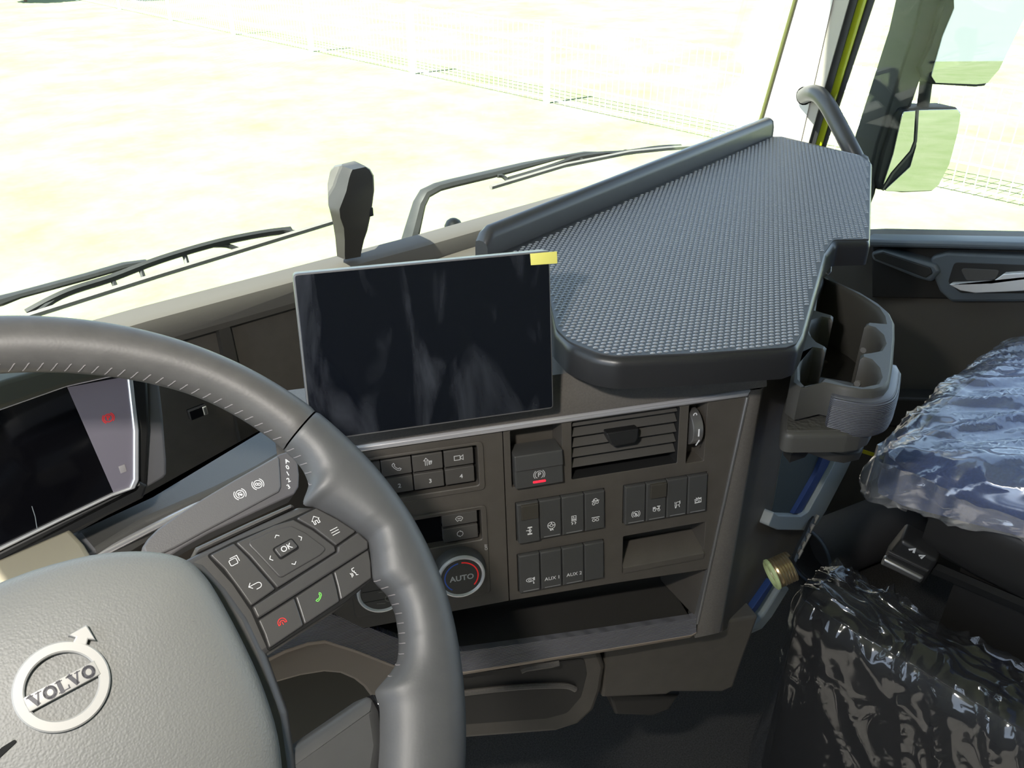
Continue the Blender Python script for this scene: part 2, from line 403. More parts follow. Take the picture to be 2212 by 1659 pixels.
def tree(name, label, x, y, hgt, rad, seed):
    rng = random.Random(seed); t = thing(name, label, 'shrub', loc=(x, y, 0), group='shrubs on the meadow')
    part('trunk', tube([(0, 0, 0), (.05, 0, hgt*.3), (0, .05, hgt*.6)], [.05, .04, .03], 8), BARK, t)
    vs, fs = [], []
    for _ in range(2200):
        d = V((rng.gauss(0, 1), rng.gauss(0, 1), rng.gauss(0, 1))).normalized()*rad*(rng.random()**.4)
        c = V((d.x, d.y, hgt*.66+d.z*.8)); a = V((rng.gauss(0, 1), rng.gauss(0, 1), rng.gauss(0, 1))).normalized(); e = a.orthogonal().normalized(); s = .06+.05*rng.random()
        b = len(vs); vs += [c-a*s, c+e*s*.5, c+a*s, c-e*s*.5]; fs.append((b, b+1, b+2, b+3))
    part('foliage', (vs, fs), LEAF, t, 0, kind='stuff')
tree('leafy_shrub', 'leafy green shrub far out on the meadow, left one of two', 7.75, 29.2, 1.5, .8, 1)
tree('leafy_shrub', 'leafy green shrub far out on the meadow, right one nearer the wire fence', 10.3, 27.6, 1.3, .7, 2)

# ------------------------------------------------------------------ cab shell
FLOOR = -1.25
struct('floor', box(-.75, 1.68, -1.45, 1.10, Z(FLOOR)-.04, Z(FLOOR)), CARPET)
struct('ceiling', box(-.75, 1.68, -1.45, .92, Z(.62), Z(.66)), ROOFM)
struct('trim_1', box(-.48, 1.68, .66, .84, Z(.46), Z(.62), .02), ROOFM)               # header above the windscreen
struct('wall_back', box(-.75, 1.68, -1.49, -1.45, Z(FLOOR), Z(.62)), WALLM)
# driver's side: door, pillar, window opening
struct('wall_left', join(box(-.75, -.70, -1.45, 1.0, Z(FLOOR), Z(-.48)), box(-.75, -.70, -1.45, -.15, Z(-.48), Z(.62)), box(-.75, -.70, .80, .95, Z(-.48), Z(.62)), box(-.75, -.70, -.15, .80, Z(.60), Z(.62))), WALLM)
# firewall under the windscreen
struct('wall_front', box(-.75, 1.68, 1.06, 1.10, Z(FLOOR), Z(-.50)), DASH)
# windscreen: slightly raked pane, seated in a rubber edge on the passenger side
WB = [(-.75, 1.03), (.30, 1.014), (.50, .999), (.70, .984), (1.10, .969), (1.30, .960), (1.62, .956)]
def wyb(x):
    for (a, b), (c, d) in zip(WB, WB[1:]):
        if x <= c: return b+(d-b)*(x-a)/(c-a)
    return WB[-1][1]
def wy(z, x=1.6): return wyb(x)-(z+.44)*.155
wx = [-.70, -.2, .30, .50, .70, .9, 1.10, 1.30, 1.60]
ws = struct('window_1', bridge([[(x, wy(z, x)+o, Z(z)) for z, o in ((-.50, 0), (.56, 0), (.56, .005), (-.50, .005))] for x in wx], True, True, True), GLASS, smooth=30)
OLIVE = mk('windscreen_rubber', (.10, .11, .03), .6)
part('edge_seal', tube([(1.597, wy(-.5)-.002, Z(-.5)), (1.597, wy(.58)-.002, Z(.58))], .004, 8), OLIVE, ws)
# passenger-side front pillar, seen edge on: pale inner trim, seals and the painted outside corner
def band(pts, X, thick):
    (a, b), (c, d) = pts                                   # two pixels low, two pixels high on the plane x = X
    lo = [onx(*a, X), onx(*b, X)]; hi = [onx(*c, X), onx(*d, X)]
    ext = lambda p, q, z: p+(q-p)*((Z(z)-p.z)/(q.z-p.z))
    P = [ext(lo[0], hi[0], -.62), ext(lo[1], hi[1], -.62), ext(lo[1], hi[1], .6), ext(lo[0], hi[0], .6)]
    return plane_solid(P, (thick, 0, 0))
pil = struct('trim_2', band([((1630, 290), (1731, 300)), ((1712, 0), (1799, 0))], 1.60, .002), PILLAR, smooth=0)
part('pillar_edge', band([((1729, 300), (1749, 300)), ((1797, 0), (1834, 0))], 1.603, .003), mk('pillar_edge_beige', (.40, .37, .32), .6), pil, 0)
part('door_seal', band([((1747, 300), (1764, 300)), ((1832, 0), (1852, 0))], 1.612, .003), RUBBER, pil, 0)
part('outer_corner', band([((1763, 300), (1779, 300)), ((1851, 0), (1872, 0))], 1.625, .003), GREENPAINT, pil, 0)
part('window_seal', band([((1778, 300), (1789, 300)), ((1871, 0), (1889, 0))], 1.63, .003), RUBBER, pil, 0)
DX = 1.60
# passenger door
door = struct('door_1', plane_solid([onx(1886, 509, DX), onx(2420, 522, DX), V((DX, -.6, Z(-.46))), V((DX, -.6, Z(FLOOR))), V((DX, .80, Z(FLOOR))), V((DX, .80, Z(-.62)))], (.06, 0, 0)), DOOR, smooth=0)
def dpart(name, px, d0, d1, mat, par=door, r=.0, X=DX, bev=.006):
    """raised piece on the door face: pixel outline on the door plane, between two heights towards the cabin"""
    P = [onx(x, y, X) for x, y in px]; uvs = [(-p.y, p.z) for p in P]
    if r: uvs = rnd(uvs, r, 4)
    v, f = slab(uvs, d0, d1, min(bev, (d1-d0)*.5), False)
    return part(name, ([(X-w_, -a, b) for a, b, w_ in v], f), mat, par)
dpart('sill', [(1885, 505), (2420, 515), (2420, 531), (1885, 522)], 0, .045, DOORB, r=.004)
dpart('upper_panel', [(1888, 522), (2420, 532), (2420, 650), (1888, 640)], 0, .012, DOORD)
dpart('armrest', [(1900, 535), (1925, 528), (2042, 560), (2050, 575), (2030, 598), (2000, 590), (1905, 552)], .01, .04, DOORB, r=.008)
dpart('window_switch_panel', [(1906, 538), (1928, 533), (2030, 566), (2035, 578), (2020, 588), (1912, 548)], .038, .042, DOORD, r=.004)
hb = dpart('handle_surround', [(2024, 545), (2060, 535), (2420, 548), (2420, 640), (2070, 642), (2045, 620), (2030, 585)], .012, .034, DOORB, r=.012)
dpart('handle_recess', [(2078, 556), (2420, 568), (2420, 622), (2092, 622), (2064, 600)], .033, .035, DOORD, r=.01)
dpart('inner_recess', [(2090, 568), (2178, 572), (2168, 590), (2150, 596), (2105, 594)], .0345, .0365, mk('recess_grey', (.07, .065, .06), .6), r=.006)
dpart('handle_lever', [(2071, 598), (2165, 594), (2190, 576), (2420, 560), (2420, 600), (2195, 614), (2130, 617), (2098, 612)], .036, .050, RINGS, r=.002, bev=.0018)
dpart('lower_step', [(1860, 838), (2420, 850), (2420, 930), (1860, 900)], .0, .05, DOORD, r=.01)
# passenger side glass
struct('window_2', plane_solid([V((1.64, .775, Z(-.63))), V((1.64, -.6, Z(-.50))), V((1.64, -.6, Z(.55))), V((1.64, .70, Z(.55)))], (.005, 0, 0)), GLASS, smooth=0)
struct('wall_right', join(box(1.62, 1.68, -1.45, -.6, Z(FLOOR), Z(.62)), box(1.60, 1.68, -.6, .80, Z(.50), Z(.62)), box(1.60, 1.68, .80, 1.08, Z(FLOOR), Z(-.60))), WALLM)

# ------------------------------------------------------------------ centre control panel, angled to the driver (millimetres on its own plane)
mm = .001
_a, _t = radians(28.4), radians(7)
_nh = V((-sin(_a), -cos(_a), 0))
FP = Frame(CAM+ray(1200, 1100)*.85, (cos(_a), -sin(_a), 0), _u*cos(_t)-_nh*sin(_t))
cp = thing('centre_control_panel', 'dark centre control panel angled to the driver, with switches, radio keys and air vent', 'control panel', frame=FP)
def R(u0, u1, v0, v1, r=1.2): return rnd([(a*mm, b*mm) for a, b in rect(u0, u1, v0, v1)], r*mm, 3)
def Q(pts, r=0): p = [(a*mm, b*mm) for a, b in pts]; return rnd(p, r*mm, 4) if r else p
def redge(v): return 206+(v-97)*(36/264)
lp = part('panel_plate', holed(Q([(-236, -76), (-206, -103.5), (-52.6, -103.5), (-52.6, 97.5), (-236, 97.5)], 1), [R(-206, -77, 42, 88, 3), R(-206, -77, -82, 14, 3)], -.03, 0), PANEL, cp)
holes = [R(-45, 7.5, 33.5, 96.5, 1.5), R(17.5, 133, 31.5, 96.5, 1.5), R(143, 163.5, 29, 96.5, 1.2), R(-42.3, 53, -30.6, 15.6, 1), R(73.7, 168.8, -31.6, 15.2, 1), R(-42.3, 53, -94, -46.6, 1), R(75, 171, -95, -48, 1.5)]
part('panel_plate', holed(Q([(-51.6, -103.5), (60, -106.5), (redge(-112), -112), (redge(97.5), 97.5), (-51.6, 97.5)], 1), holes, -.03, 0), PANEL, cp)
part('panel_back', slab(Q([(-235, -100), (176, -104), (200, 96), (-235, 96)]), -.034, -.032, .0005, True), GAP, cp)
# ---- bright trim line over the panel and down its right edge
part('trim_bar', slab(Q([(-260, 98.5), (207, 98.5), (210, 105.5), (-260, 105.5)], 1), -.01, .0045, .003), CHROME, cp, label='satin chrome trim bar')
part('edge_trim', slab(Q([(redge(97), 97), (redge(97)+3.2, 97), (redge(-186)+3.2, -186), (redge(-186), -186)], .5), -.02, .0025, .001), SILVER, cp)
# ---- icons
def icon(par, lines, u, v, w, s=1.0, wd=.45, mat=PRINT, rot=0, name='icon'):
    c, n = cos(radians(rot)), sin(radians(rot)); o = []
    for ln in lines:
        wi = wd
        if isinstance(ln, tuple): ln, wi = ln
        o.append(([((u+(x*c-y*n)*s)*mm, (v+(x*n+y*c)*s)*mm) for x, y in ln], wi*mm))
    return part(name, strokes(o, wd*mm, w*mm+.00005), mat, par, 0)
def C(cx, cy, r, a0=0, a1=360, n=18): return arc(cx, cy, r, a0, a1, n)
BRK = lambda r=2.1: [C(0, 0, r), C(0, 0, r+1.1, 130, 230, 10), C(0, 0, r+1.1, -50, 50, 10)]
PHONE = [[(-2.6, 2.2), (-1.7, 3), (-.9, 1.7), (-1.4, 1.1), (-.2, -.6), (1.2, -1.6), (1.8, -1), (3, -1.8), (2.2, -2.8), (.6, -2.6), (-1.4, -.8), (-2.7, 1.2), (-2.6, 2.2)]]
ICON = {
 'nav': [[(-1.6, -2.2), (-1.6, 1.4), (-2.6, 1.4), (-1, 3.2), (.6, 1.4), (-.4, 1.4), (-.4, -2.2)], ([(.9, -1.8), (.9, .6), (2.6, .6), (2.6, -.2)], .9), C(1.8, -.9, .7)],
 'cam': [[(-3, 1.4), (.8, 1.4), (.8, -1.6), (-3, -1.6), (-3, 1.4)], [(1, .2), (2.8, 1.6), (2.8, -1.8), (1, -.6), (1, .2)]],
 'screen': [arc(0, -.6, 3, 160, 20, 10) + arc(0, -2.4, 1.4, 20, 160, 6) + [arc(0, -.6, 3, 160, 20, 10)[0]], ([(-1.2, .5), (1.2, .5)], .8)],
 'recirc': [C(0, 0, 2.3, 110, 250, 10), C(0, 0, 2.3, -70, 70, 10), ([(-.9, -1.9), (.1, -2.6)], .9), ([(.9, 1.9), (-.1, 2.6)], .9)],
 'axle': [([(-1.3, 2.8), (1.5, 2.8)], 1.5), ([(.1, 2.8), (.1, -3)], 1.0), ([(-1.4, -2.8), (1.4, -2.8)], 1.7), ([(-2.6, .4), (.2, .2)], .7), C(.2, 0, 1)],
 'diff': [C(0, .6, 2.9), C(0, .6, 1.2), ([(-2.8, .6), (-1, .6)], .8), ([(2.8, .6), (1, .6)], .8), ([(0, 3.3), (0, 1.6)], .8), ([(-1, -2.4), (-.7, -3.6), (.3, -3.2)], .9), ([(.6, -2.4), (1.3, -3.6)], .9)],
 'esp': [[(-1.7, 4), (1.7, 4), (1.8, -.4), (-1.6, -.4), (-1.7, 4)], [(-1.2, 2.2), (1.2, 2.2)], [(-.4, 4), (-.4, 2.2)], ([(-1.4, .8), (1.4, .8)], 1.2), ([(-1.9, -1.4), (-.8, -2.2), (-1.4, -3.3)], .8), ([(.6, -1.2), (1.6, -2), (.9, -3.2)], .8)],
 'lift': [([(-2.8, .6), (2.8, 1.2)], .7), C(-1.4, -1.4, 1.05), C(1.3, -.4, 1.05), [(-1.8, 1.6), (-1.2, 2.6), (.2, 3), (1.2, 2.2), (1.7, 1.5)], ([(-2, 1), (-1.4, 2.2), (-.6, 1.6)], .8)],
 'level': [([(-3, 1.8), (3, 1.8)], .8), C(-1.4, -.5, 1.1), C(1.4, -.5, 1.1)],
 'fan': [arc(-.6, 0, 2.8, 0, 360, 18, 1.7), arc(-.6, -.1, 1.2, 0, 360, 12, .8), ([(1.8, 1), (2.9, 1.6), (3, -.6)], 1.0), ([(2.2, -1.6), (2.4, -3.2)], .7), C(2.4, -3.4, .35)],
 'hill': BRK(2.3) + [([(-1, .9), (.4, .2), (-.4, -.9), (1.1, -1.1)], 1.1)],
 'coupl': [[(-3, 1.6), (-1.4, 1.8), (-.9, .9), (-.9, -1.7), (-2, -2), (-2.9, -1.4), (-3, 1.6)], ([(-2.5, .9), (-1.5, 1.1), (-2.3, .1)], .9), ([(-.7, 0), (1.6, -.1)], .8), ([(.3, 2.2), (2.6, 2.1)], .9), ([(1.8, 1.4), (1.8, -.4)], 1.1), C(1.8, -1.3, .9)],
 'lane': [([(-2.2, 2.4), (-2.1, .8)], .6), ([(-2.1, .2), (-1.9, -1.4)], .6), ([(-1.8, -1.8), (-1.5, -3)], .9), [(-1, 2), (1.4, 2.2), (1.9, .9), (1.3, -.4), (-.8, -.6), (-1.2, .6), (-1, 2)], ([(1.8, 3), (2.1, .6)], .7), ([(-.8, -.8), (-1, -2.6)], .8), ([(1.2, -.6), (1.7, -2.4)], .8)],
 'crash': [([(-2.9, .6), (-1.2, .9), (-1.6, 2.3), (-.3, 1.2), (.4, 2.4)], .8), ([(-2.6, -.7), (-1, -.2), (.2, .4)], .8), [(.3, 1.5), (2.7, 1.9), (2.8, -2.2), (-2.4, -2.5), (-2.2, -1.3)], ([(.9, .9), (2.1, 1.1)], 1.1), ([(-2.2, -2.1), (2.6, -1.9)], 1.0), ([(.4, -1), (1.6, -.6)], .7)],
}
# ---- radio keypad
ru = part('radio_bezel', holed(R(-213, -72, 36.8, 90.2, 5), [R(-205, -78, 42.8, 87.2, 3)], -.004, .0016, .0008, -.009), PANEL, cp)
part('key_well', slab(R(-206, -77, 42, 88, 3), -.012, -.0085, .0003), GAP, ru)
for ci, (a, b) in enumerate(((-200.5, -171.6), (-170.9, -142.3), (-141.2, -112.2), (-110.6, -82.0))):
    for ri, (c, d) in enumerate(((66.8, 84.0), (47.0, 64.0))):
        k = part('radio_key', slab(R(a, b, c, d, .8), -.009, -.0012, .0006), BUTTON, ru)
        x, y = (a+b)/2, (c+d)/2
        if ri: text('key_number', str(ci+1), .0062, (x+1.2)*mm, (y-1)*mm, -.0011, GREYPRINT, k, bold=.02)
        elif ci == 1: icon(k, PHONE, x, y, -1.2, 1.45, .6, GREYPRINT)
        elif ci == 2: icon(k, ICON['nav'], x, y, -1.2, 1.45, .65, GREYPRINT)
        elif ci == 3: icon(k, ICON['cam'], x, y, -1.2, 1.5, .65, GREYPRINT)
# ---- climate unit
cu_ = part('climate_bezel', holed(R(-213, -72, -88, 19, 5), [R(-176, -78, -20.4, 16.8, 2.5)], -.004, .0016, .0008, -.009), PANEL, cp)
part('climate_display', slab(R(-177, -77, -21, 17, 2), -.012, -.0085, .0003), GLOSSBLK, cu_)
for (c, d), ic in (((.2, 13.5), 'screen'), ((-18.2, -2.6), 'recirc')):
    k = part('climate_key', slab(R(-117, -81.6, c, d, .8), -.009, -.0008, .0006), BUTTON, cu_)
    icon(k, ICON[ic], -100, (c+d)/2, -.8, 1.3, .6, GREYPRINT)
text('off_mark', 'OFF', .0042, -.0745, -.030, .0018, GREYPRINT, cu_, rot=90)
def knob(u, v, kind):
    u *= mm; v *= mm
    k = part('climate_knob', lathe([(.0272, .0014), (.0272, .006), (.0262, .0085), (.0250, .0125), (.0235, .0140), (.0200, .0140)], u, v, 56), SWITCH, cp)
    part('knob_ring', lathe([(.0243, .0130), (.0243, .0152), (.0237, .0162), (.0226, .0165), (.0213, .0158), (.0208, .0148)], u, v, 64), RINGS, k, label='satin silver ring')
    part('knob_face', lathe([(.0210, .0140), (.0208, .0150), (.0200, .0153)], u, v, 48), BUTTON, k)
    U, W_ = u/mm, v/mm
    if kind:
        text('knob_text', 'AUTO', .0088, u+.0003, v-.0012, .0155, GREYPRINT, k, bold=.025)
        icon(k, [C(0, 0, 17, 100, 232, 24)], U, W_, 15.3, 1, 1.3, BLUEPRINT, name='cold_arc'); icon(k, [C(0, 0, 17, 86, -42, 24)], U, W_, 15.3, 1, 1.3, REDPRINT, name='warm_arc')
    else:
        icon(k, [[(-19, 3), (19, 3)], [(-19, -9), (19, -9)]], U, W_, 15.3, 1, .5, GAP, name='face_groove')
        icon(k, [[(-3, 0), (3, 0)], C(6, -9, 3.5), [(-6, -13), (2, -14)]], U, W_, 15.3, 1, .8, mk('knob_dim_print', (.2, .19, .17), .5))
knob(-104, -51, 1); knob(-184, -51.5, 0)
# ---- coin tray and parking brake switch
part('coin_tray', recess(R(-45, 7.5, 33.5, 97, 1.5), -.0005, .024, .003), PANEL, cp)
pb = part('parking_brake_switch', join(slab(R(-43, 6.3, 35.4, 56, 1.2), -.02, .006, .0012, fn=lambda x, y: (.056-y)*.10), slab(R(-43, 6.3, 55, 71, 1.2), -.02, .0085, .0012, fn=lambda x, y: (y-.055)*-.16)), SWITCH, cp)
icon(pb, BRK(3.0), -18.5, 47.6, 7.0, 1.4, .7, GREYPRINT); text('brake_letter', 'P', .0068, -.0185, .0476, .0074, GREYPRINT, pb, bold=.03)
part('brake_lamp', slab(R(-25.3, -12, 39.1, 41.4, 1), .005, .0083, .0004), REDLED, pb, label='glowing red lamp bar')
# ---- air vent with slats and thumb wheel
vt = part('vent_duct', recess(R(17.5, 133, 31.5, 97, 1.5), -.0005, .028, .002), GAP, cp)
def slat2(v0):
    prof = [(v0+9.4, -12.5), (v0+.6, -3.0), (v0, -3.2), (v0-.2, -4.2), (v0+8.4, -14.2)]
    return bridge([[(u*mm, y*mm, z*mm) for y, z in prof] for u in (18.8, 131.6)], True, True, True)
for v0 in (90, 78.6, 66.8, 55.4, 43.6): part('slat', slat2(v0), BUTTON, cp, 20)
part('vent_tab', slab(Q([(52, 81.0), (87, 81.0), (85.5, 71), (82, 67), (60, 66.5), (56.5, 68.5)], 1.5), -.01, .0045, .0015, fn=lambda x, y: (.081-y)*.25), BLACK, cp)
part('wheel_well', recess(R(143, 163.5, 29, 97, 1.2), -.0005, .02, .002), PANEL, cp)
tw = part('thumb_wheel', bridge([[(u*mm, (67+r*cos(a))*mm, (-12+r*sin(a))*mm) for a in [i*2*pi/40 for i in range(40)]] for u, r in ((146, 18.6), (146.6, 19.6), (156.6, 19.6), (157.4, 18.6))], True, True, True), SILVER, cp)
icon(tw, [([(0, 1.5), (0, -6)], 1.6)], 151.5, 70, 7.9, 1, 1.6, PRINT); icon(tw, [([(1.8, -1), (-1.4, -6)], 1.4)], 151.5, 59, 6.2, 1, 1.4, PRINT); icon(tw, [C(0, 0, 1.7)], 151, 84, -1.5, 1, 1, PRINT)
# ---- rocker switches
LENS = mk('lens_smoke', (.06, .055, .045), .3); LAMPS = mk('lamp_strip', (.2, .2, .2), .4)
def rocker(u0, u1, v0, v1, ics=(), lens=False, txt=None, lift=.0, mark=False):
    fn = lambda x, y: (v1*mm-y)*(.04+lift)
    s = part('rocker_switch', slab(R(u0+.35, u1-.35, v0+.3, v1-.3, .9), -.012, .0035, .0016, fn=fn), SWITCH, cp)
    top = lambda v: 3.5+(v1-v)*(.04+lift)
    for ic, v in ics: 
        w0 = max(top(v-4), top(v+4)) if lift == 0 else top(v-3.5)
        icon(s, ICON[ic], (u0+u1)/2+.5, v, w0, 1.38, .55)
    if lens: part('indicator_lens', slab(R(u0+4.0, u1-1.2, v1-18, v1-1.2, .6), .001, .0066, .0008), LENS, s)
    if txt: text('switch_text', txt, .0060, (u0+u1)/2*mm+.0008, (v0+12.5)*mm, top(v0+8)*mm+.0001, PRINT, s, bold=.005)
    if mark: icon(s, [([(-8.5, 0), (8, 0)], 1.1)], (u0+u1)/2+1, v0+2.5, top(v0+1.9), 1, 1.1, LAMPS, name='lamp_strip')
c1 = (-41.8, -18.4, 5.3, 29.9, 52.5); c2 = (74.2, 97.8, 121.2, 145.2, 168.2)
for p in ((c1, -30, 15), (c2, -31, 14.6), (c1, -93.4, -47.2)):
    part('switch_well', slab(R(p[0][0]-.6, p[0][4]+.6, p[1]-.6, p[2]+.6, 1), -.013, -.0115, .0003), GAP, cp)
rocker(c1[0], c1[1], -30, 15, [('axle', -16)], lens=True, lift=.05)
rocker(c1[1], c1[2], -30, 15, [('diff', -16)], mark=True); rocker(c1[2], c1[3], -30, 15, [('esp', -14)], mark=True)
rocker(c1[3], c1[4], -30, 15, [('lift', 3.5), ('level', -17)])
rocker(c2[0], c2[1], -31, 14.6, [('hill', -19)], mark=True); rocker(c2[1], c2[2], -31, 14.6, [('coupl', -17)], lens=True, mark=True)
rocker(c2[2], c2[3], -31, 14.6, [('lane', -16)], mark=True); rocker(c2[3], c2[4], -31, 14.6, [('crash', -15)], mark=True)
rocker(c1[0], c1[1], -93.4, -47.2, [('fan', -78)], mark=True); rocker(c1[1], c1[2], -93.4, -47.2, txt='AUX 1', mark=True)
rocker(c1[2], c1[3], -93.4, -47.2, txt='AUX 2', mark=True); rocker(c1[3], c1[4], -93.4, -47.2)
# ---- small storage recess
sr = part('storage_recess', recess(R(75, 171, -95, -48, 1.5), -.0005, .03, .003), PANEL, cp)
part('recess_shelf', bridge([[(u*mm, y*mm, z*mm) for y, z in ((-95, 1.5), (-88, 2.0), (-86.5, .5), (-74, -28), (-95, -28))] for u in (75.3, 170.7)], True, True, True), PANEL, sr, 25)
# ---- grained frame round the panel
out_r = lambda v: 227.8+(v-98.6)*(24.5/310)
v_ = [-206, -150, -60, 20, 104]
rings = []
for v in v_:
    a = redge(v)+3; b = out_r(v)
    rings.append([(a*mm, v*mm, -.004), (a*mm, v*mm, .0005), ((a+1)*mm, v*mm, .0012), ((b-6)*mm, v*mm, .0010), ((b-1.5)*mm, v*mm, -.0015), (b*mm, v*mm, -.007), ((b+14)*mm, v*mm, -.045), ((b+18)*mm, v*mm, -.09)])
part('side_frame', bridge(rings, False), FASCIA, cp, 50)
us = [-262, -150, 0, 120, 214, 228]
rings = [[(u*mm, 105*mm, -.006), (u*mm, 106*mm, .0018), (u*mm, 108*mm, .0022), (u*mm, 128*mm, -.004), (u*mm, 144*mm, -.012), (u*mm, 147*mm, -.05)] for u in us]
b = 228
rings.append([((b+2)*mm, 105*mm, -.008), ((b+2)*mm, 106*mm, -.002), ((b+2)*mm, 108*mm, -.002), ((b+2)*mm, 128*mm, -.008), ((b+2)*mm, 144*mm, -.016), ((b+2)*mm, 147*mm, -.05)])
rings.append([((b+16)*mm, v*mm, w_) for v, w_ in ((105, -.045), (106, -.045), (108, -.045), (128, -.05), (144, -.055), (147, -.07))])
part('upper_fascia', bridge(rings, False), FASCIA, cp, 50)
# ---- open tray under the panel with a ribbed front lip
lip_b = [(166, -192.5), (160, -195), (60, -190), (-40, -184), (-106, -180.5), (-150, -168), (-178, -153.5), (-215, -124), (-245, -103.5), (-262, -102), (-285, -106), (-312, -116)]
lip_t = [(168.5, -178), (163, -179), (62, -173), (-38, -165.5), (-105, -160), (-146, -143), (-174, -125), (-208, -99), (-236, -79), (-252, -77), (-276, -82), (-306, -95)]
rings = [[(a*mm, b_*mm, -.010), (a*mm, (b_+.5)*mm, -.001), (c*mm, (d+1)*mm, .006), (c*mm, d*mm, .0065)] for (a, b_), (c, d) in zip(lip_t, lip_b)]
part('ribbed_lip', bridge(rings, False), RIB, cp, 50)
rings = [[(c*mm, d*mm, .0062), (c*mm, (d-1)*mm, .0066), (c*mm, (d-8)*mm, .002), (c*mm, (d-10)*mm, -.004), (c*mm, (d-6)*mm, -.04)] for c, d in lip_b]
part('lip_face', bridge(rings, False), BEIGE, cp, 50)
def back(v, d): return ((v+.122*d)*mm, -.993*d*mm)
rings = []
for u, v in [(p[0], p[1]+.3) for p in lip_t[1:9]]:
    pts = [((v-1)*mm, -.008)] + [back(v-3, 12), back(v-4, 62), back(v-1, 70), back(v+4, 72), back(-104, 76)]
    rings.append([(u*mm, y, z) for y, z in pts])
part('tray_floor', bridge(rings, False), mk('tray_liner', (.028, .026, .023), .8, bump=.5, bscale=900), cp, 50)
v0 = -180
part('tray_side', bridge([[((redge(-112)+1)*mm, -108*mm, -.002), ((redge(-180)+1)*mm, v0*mm, -.002)], [((redge(-112)-24)*mm, back(-108, 78)[0], back(-108, 78)[1]), ((redge(-180)-16)*mm, back(v0, 78)[0], back(v0, 78)[1])]], False), PANEL, cp)
part('panel_underside', bridge([[(u*mm, vv_*mm, 0), (u*mm, (vv_-1.5)*mm, -.004), (u*mm, (vv_+4)*mm, -.08)] for u, vv_ in ((-206, -103.5), (-52, -103.5), (60, -106.5), (redge(-112), -112))], False), PANEL, cp)

# ------------------------------------------------------------------ steering wheel (plane of the rim; u right, v up the wheel, w to the driver)
_l = radians(50)
FW = Frame(V((.0094, .372, H-.370)), (1, 0, 0), (0, sin(_l), cos(_l)))
sw = thing('steering_wheel', 'grey leather steering wheel with key pods and round emblem on its pad', 'steering wheel', frame=FW)
IN = [(-5, 206.5), (17, 207), (24, 207.4), (31, 208.1), (38, 209.4), (46, 211), (52, 211), (58, 210.2), (64, 209.2), (68, 208), (70, 207.2), (71.5, 205.9), (73.2, 203.0), (74.4, 199.5), (75.3, 192.5), (76.0, 188), (76.9, 188.5), (78.2, 193), (82, 199), (86.6, 206), (89, 209.5), (91, 207), (93.5, 203), (95.8, 199.8), (97, 201), (99.4, 206.0), (103, 206.8), (107, 205), (109.5, 202.7), (111.4, 199.5), (112.9, 195), (114.5, 188.3), (115.8, 183), (116.8, 183.3), (118.8, 185.5), (122.3, 185.6), (129.3, 186.5), (140, 196), (150, 203), (160, 206.5), (185, 206.5)]
OUT = [(-5, 242), (60, 242), (78, 243), (87, 244), (97, 244), (107, 243), (117, 241), (125, 241), (185, 241)]
def lut(tb, a):
    a = abs(a)
    for (x0, y0), (x1, y1) in zip(tb, tb[1:]):
        if x0 <= a <= x1: return y0+(y1-y0)*(a-x0)/(x1-x0)
    return tb[-1][1]
def rim_pt(a, th, k=1.0):
    ri, ro = (lut(IN, a-.5)+lut(IN, a-.25)+lut(IN, a)+lut(IN, a+.25)+lut(IN, a+.5))/5*mm, sum(lut(OUT, a+k_) for k_ in (-6, -4, -2, 0, 2, 4, 6))/7*mm; mid, hf = (ri+ro)/2, (ro-ri)/2
    c = cos(th); sg = 1 if sin(th) >= 0 else -1; m0 = ro-min(.0190, hf)
    if c >= 0: r_ = m0+(ro-m0)*k*c; wv = .0172*k*abs(sin(th))**.94*sg
    else:
        Ln = m0-ri; s = -c*Ln*k; r_ = m0-s
        a_ = .0172*sqrt(max(0, 1-(s/(Ln if Ln <= .0195 else .0195+(Ln-.0195)*.85))**2)); b_ = .0055*sqrt(max(0, 1-(s/Ln)**4)) if Ln > .0195 else 0
        wv = (a_**3+b_**3)**(1/3)*k*sg
    return (r_*sin(radians(a)), r_*cos(radians(a)), wv)
def rim(a0, a1, step=1.0, seg=28):
    n = max(2, int((a1-a0)/step)); rings = []
    for i in range(n+1):
        a = a0+(a1-a0)*i/n; e = min(a-a0, a1-a)
        k = 1 if e > .6 else .955+.045*sqrt(max(0, 1-(1-e/.6)**2))
        rings.append([rim_pt(a, 2*pi*j/seg, k) for j in range(seg)])
    return bridge(rings, True)
def stitches(par, a0, a1, step, slant):
    a = a0
    while a <= a1:
        pts = [rim_pt(a-slant*(t-.5), radians(156+t*30), 1.0) for t in (0, .2, .4, .6, .8, 1)]
        q = [V(p) for p in pts]; c = V((0, 0, 0))
        part('stitch', tube([q[0]+V((0, 0, -.0006))]+[p+V((0, 0, .0004)) for p in q[1:]], .00036, 5), THREAD, par)
        a += step
ru_ = part('rim_leather', rim(-66, 66), LEATHER, sw)
rr_ = part('rim_leather', rim(66.3, 132, .5), LEATHER2, sw)
rl_ = part('rim_leather', rim(-132, -66.3, .5), LEATHER2, sw)
rb_ = part('rim_leather', bridge([[rim_pt(a, 2*pi*j/28) for j in range(28)] for a in range(132, 181, 1)] + [[rim_pt(-a, 2*pi*j/28) for j in range(28)] for a in range(180, 131, -1)], True), LEATHER, sw)
stitches(ru_, -20, 65.5, 2.05, 1.0)
stitches(rr_, 67.2, 75.0, 1.75, .8)
stitches(rr_, 96.4, 114.6, 1.72, .4)
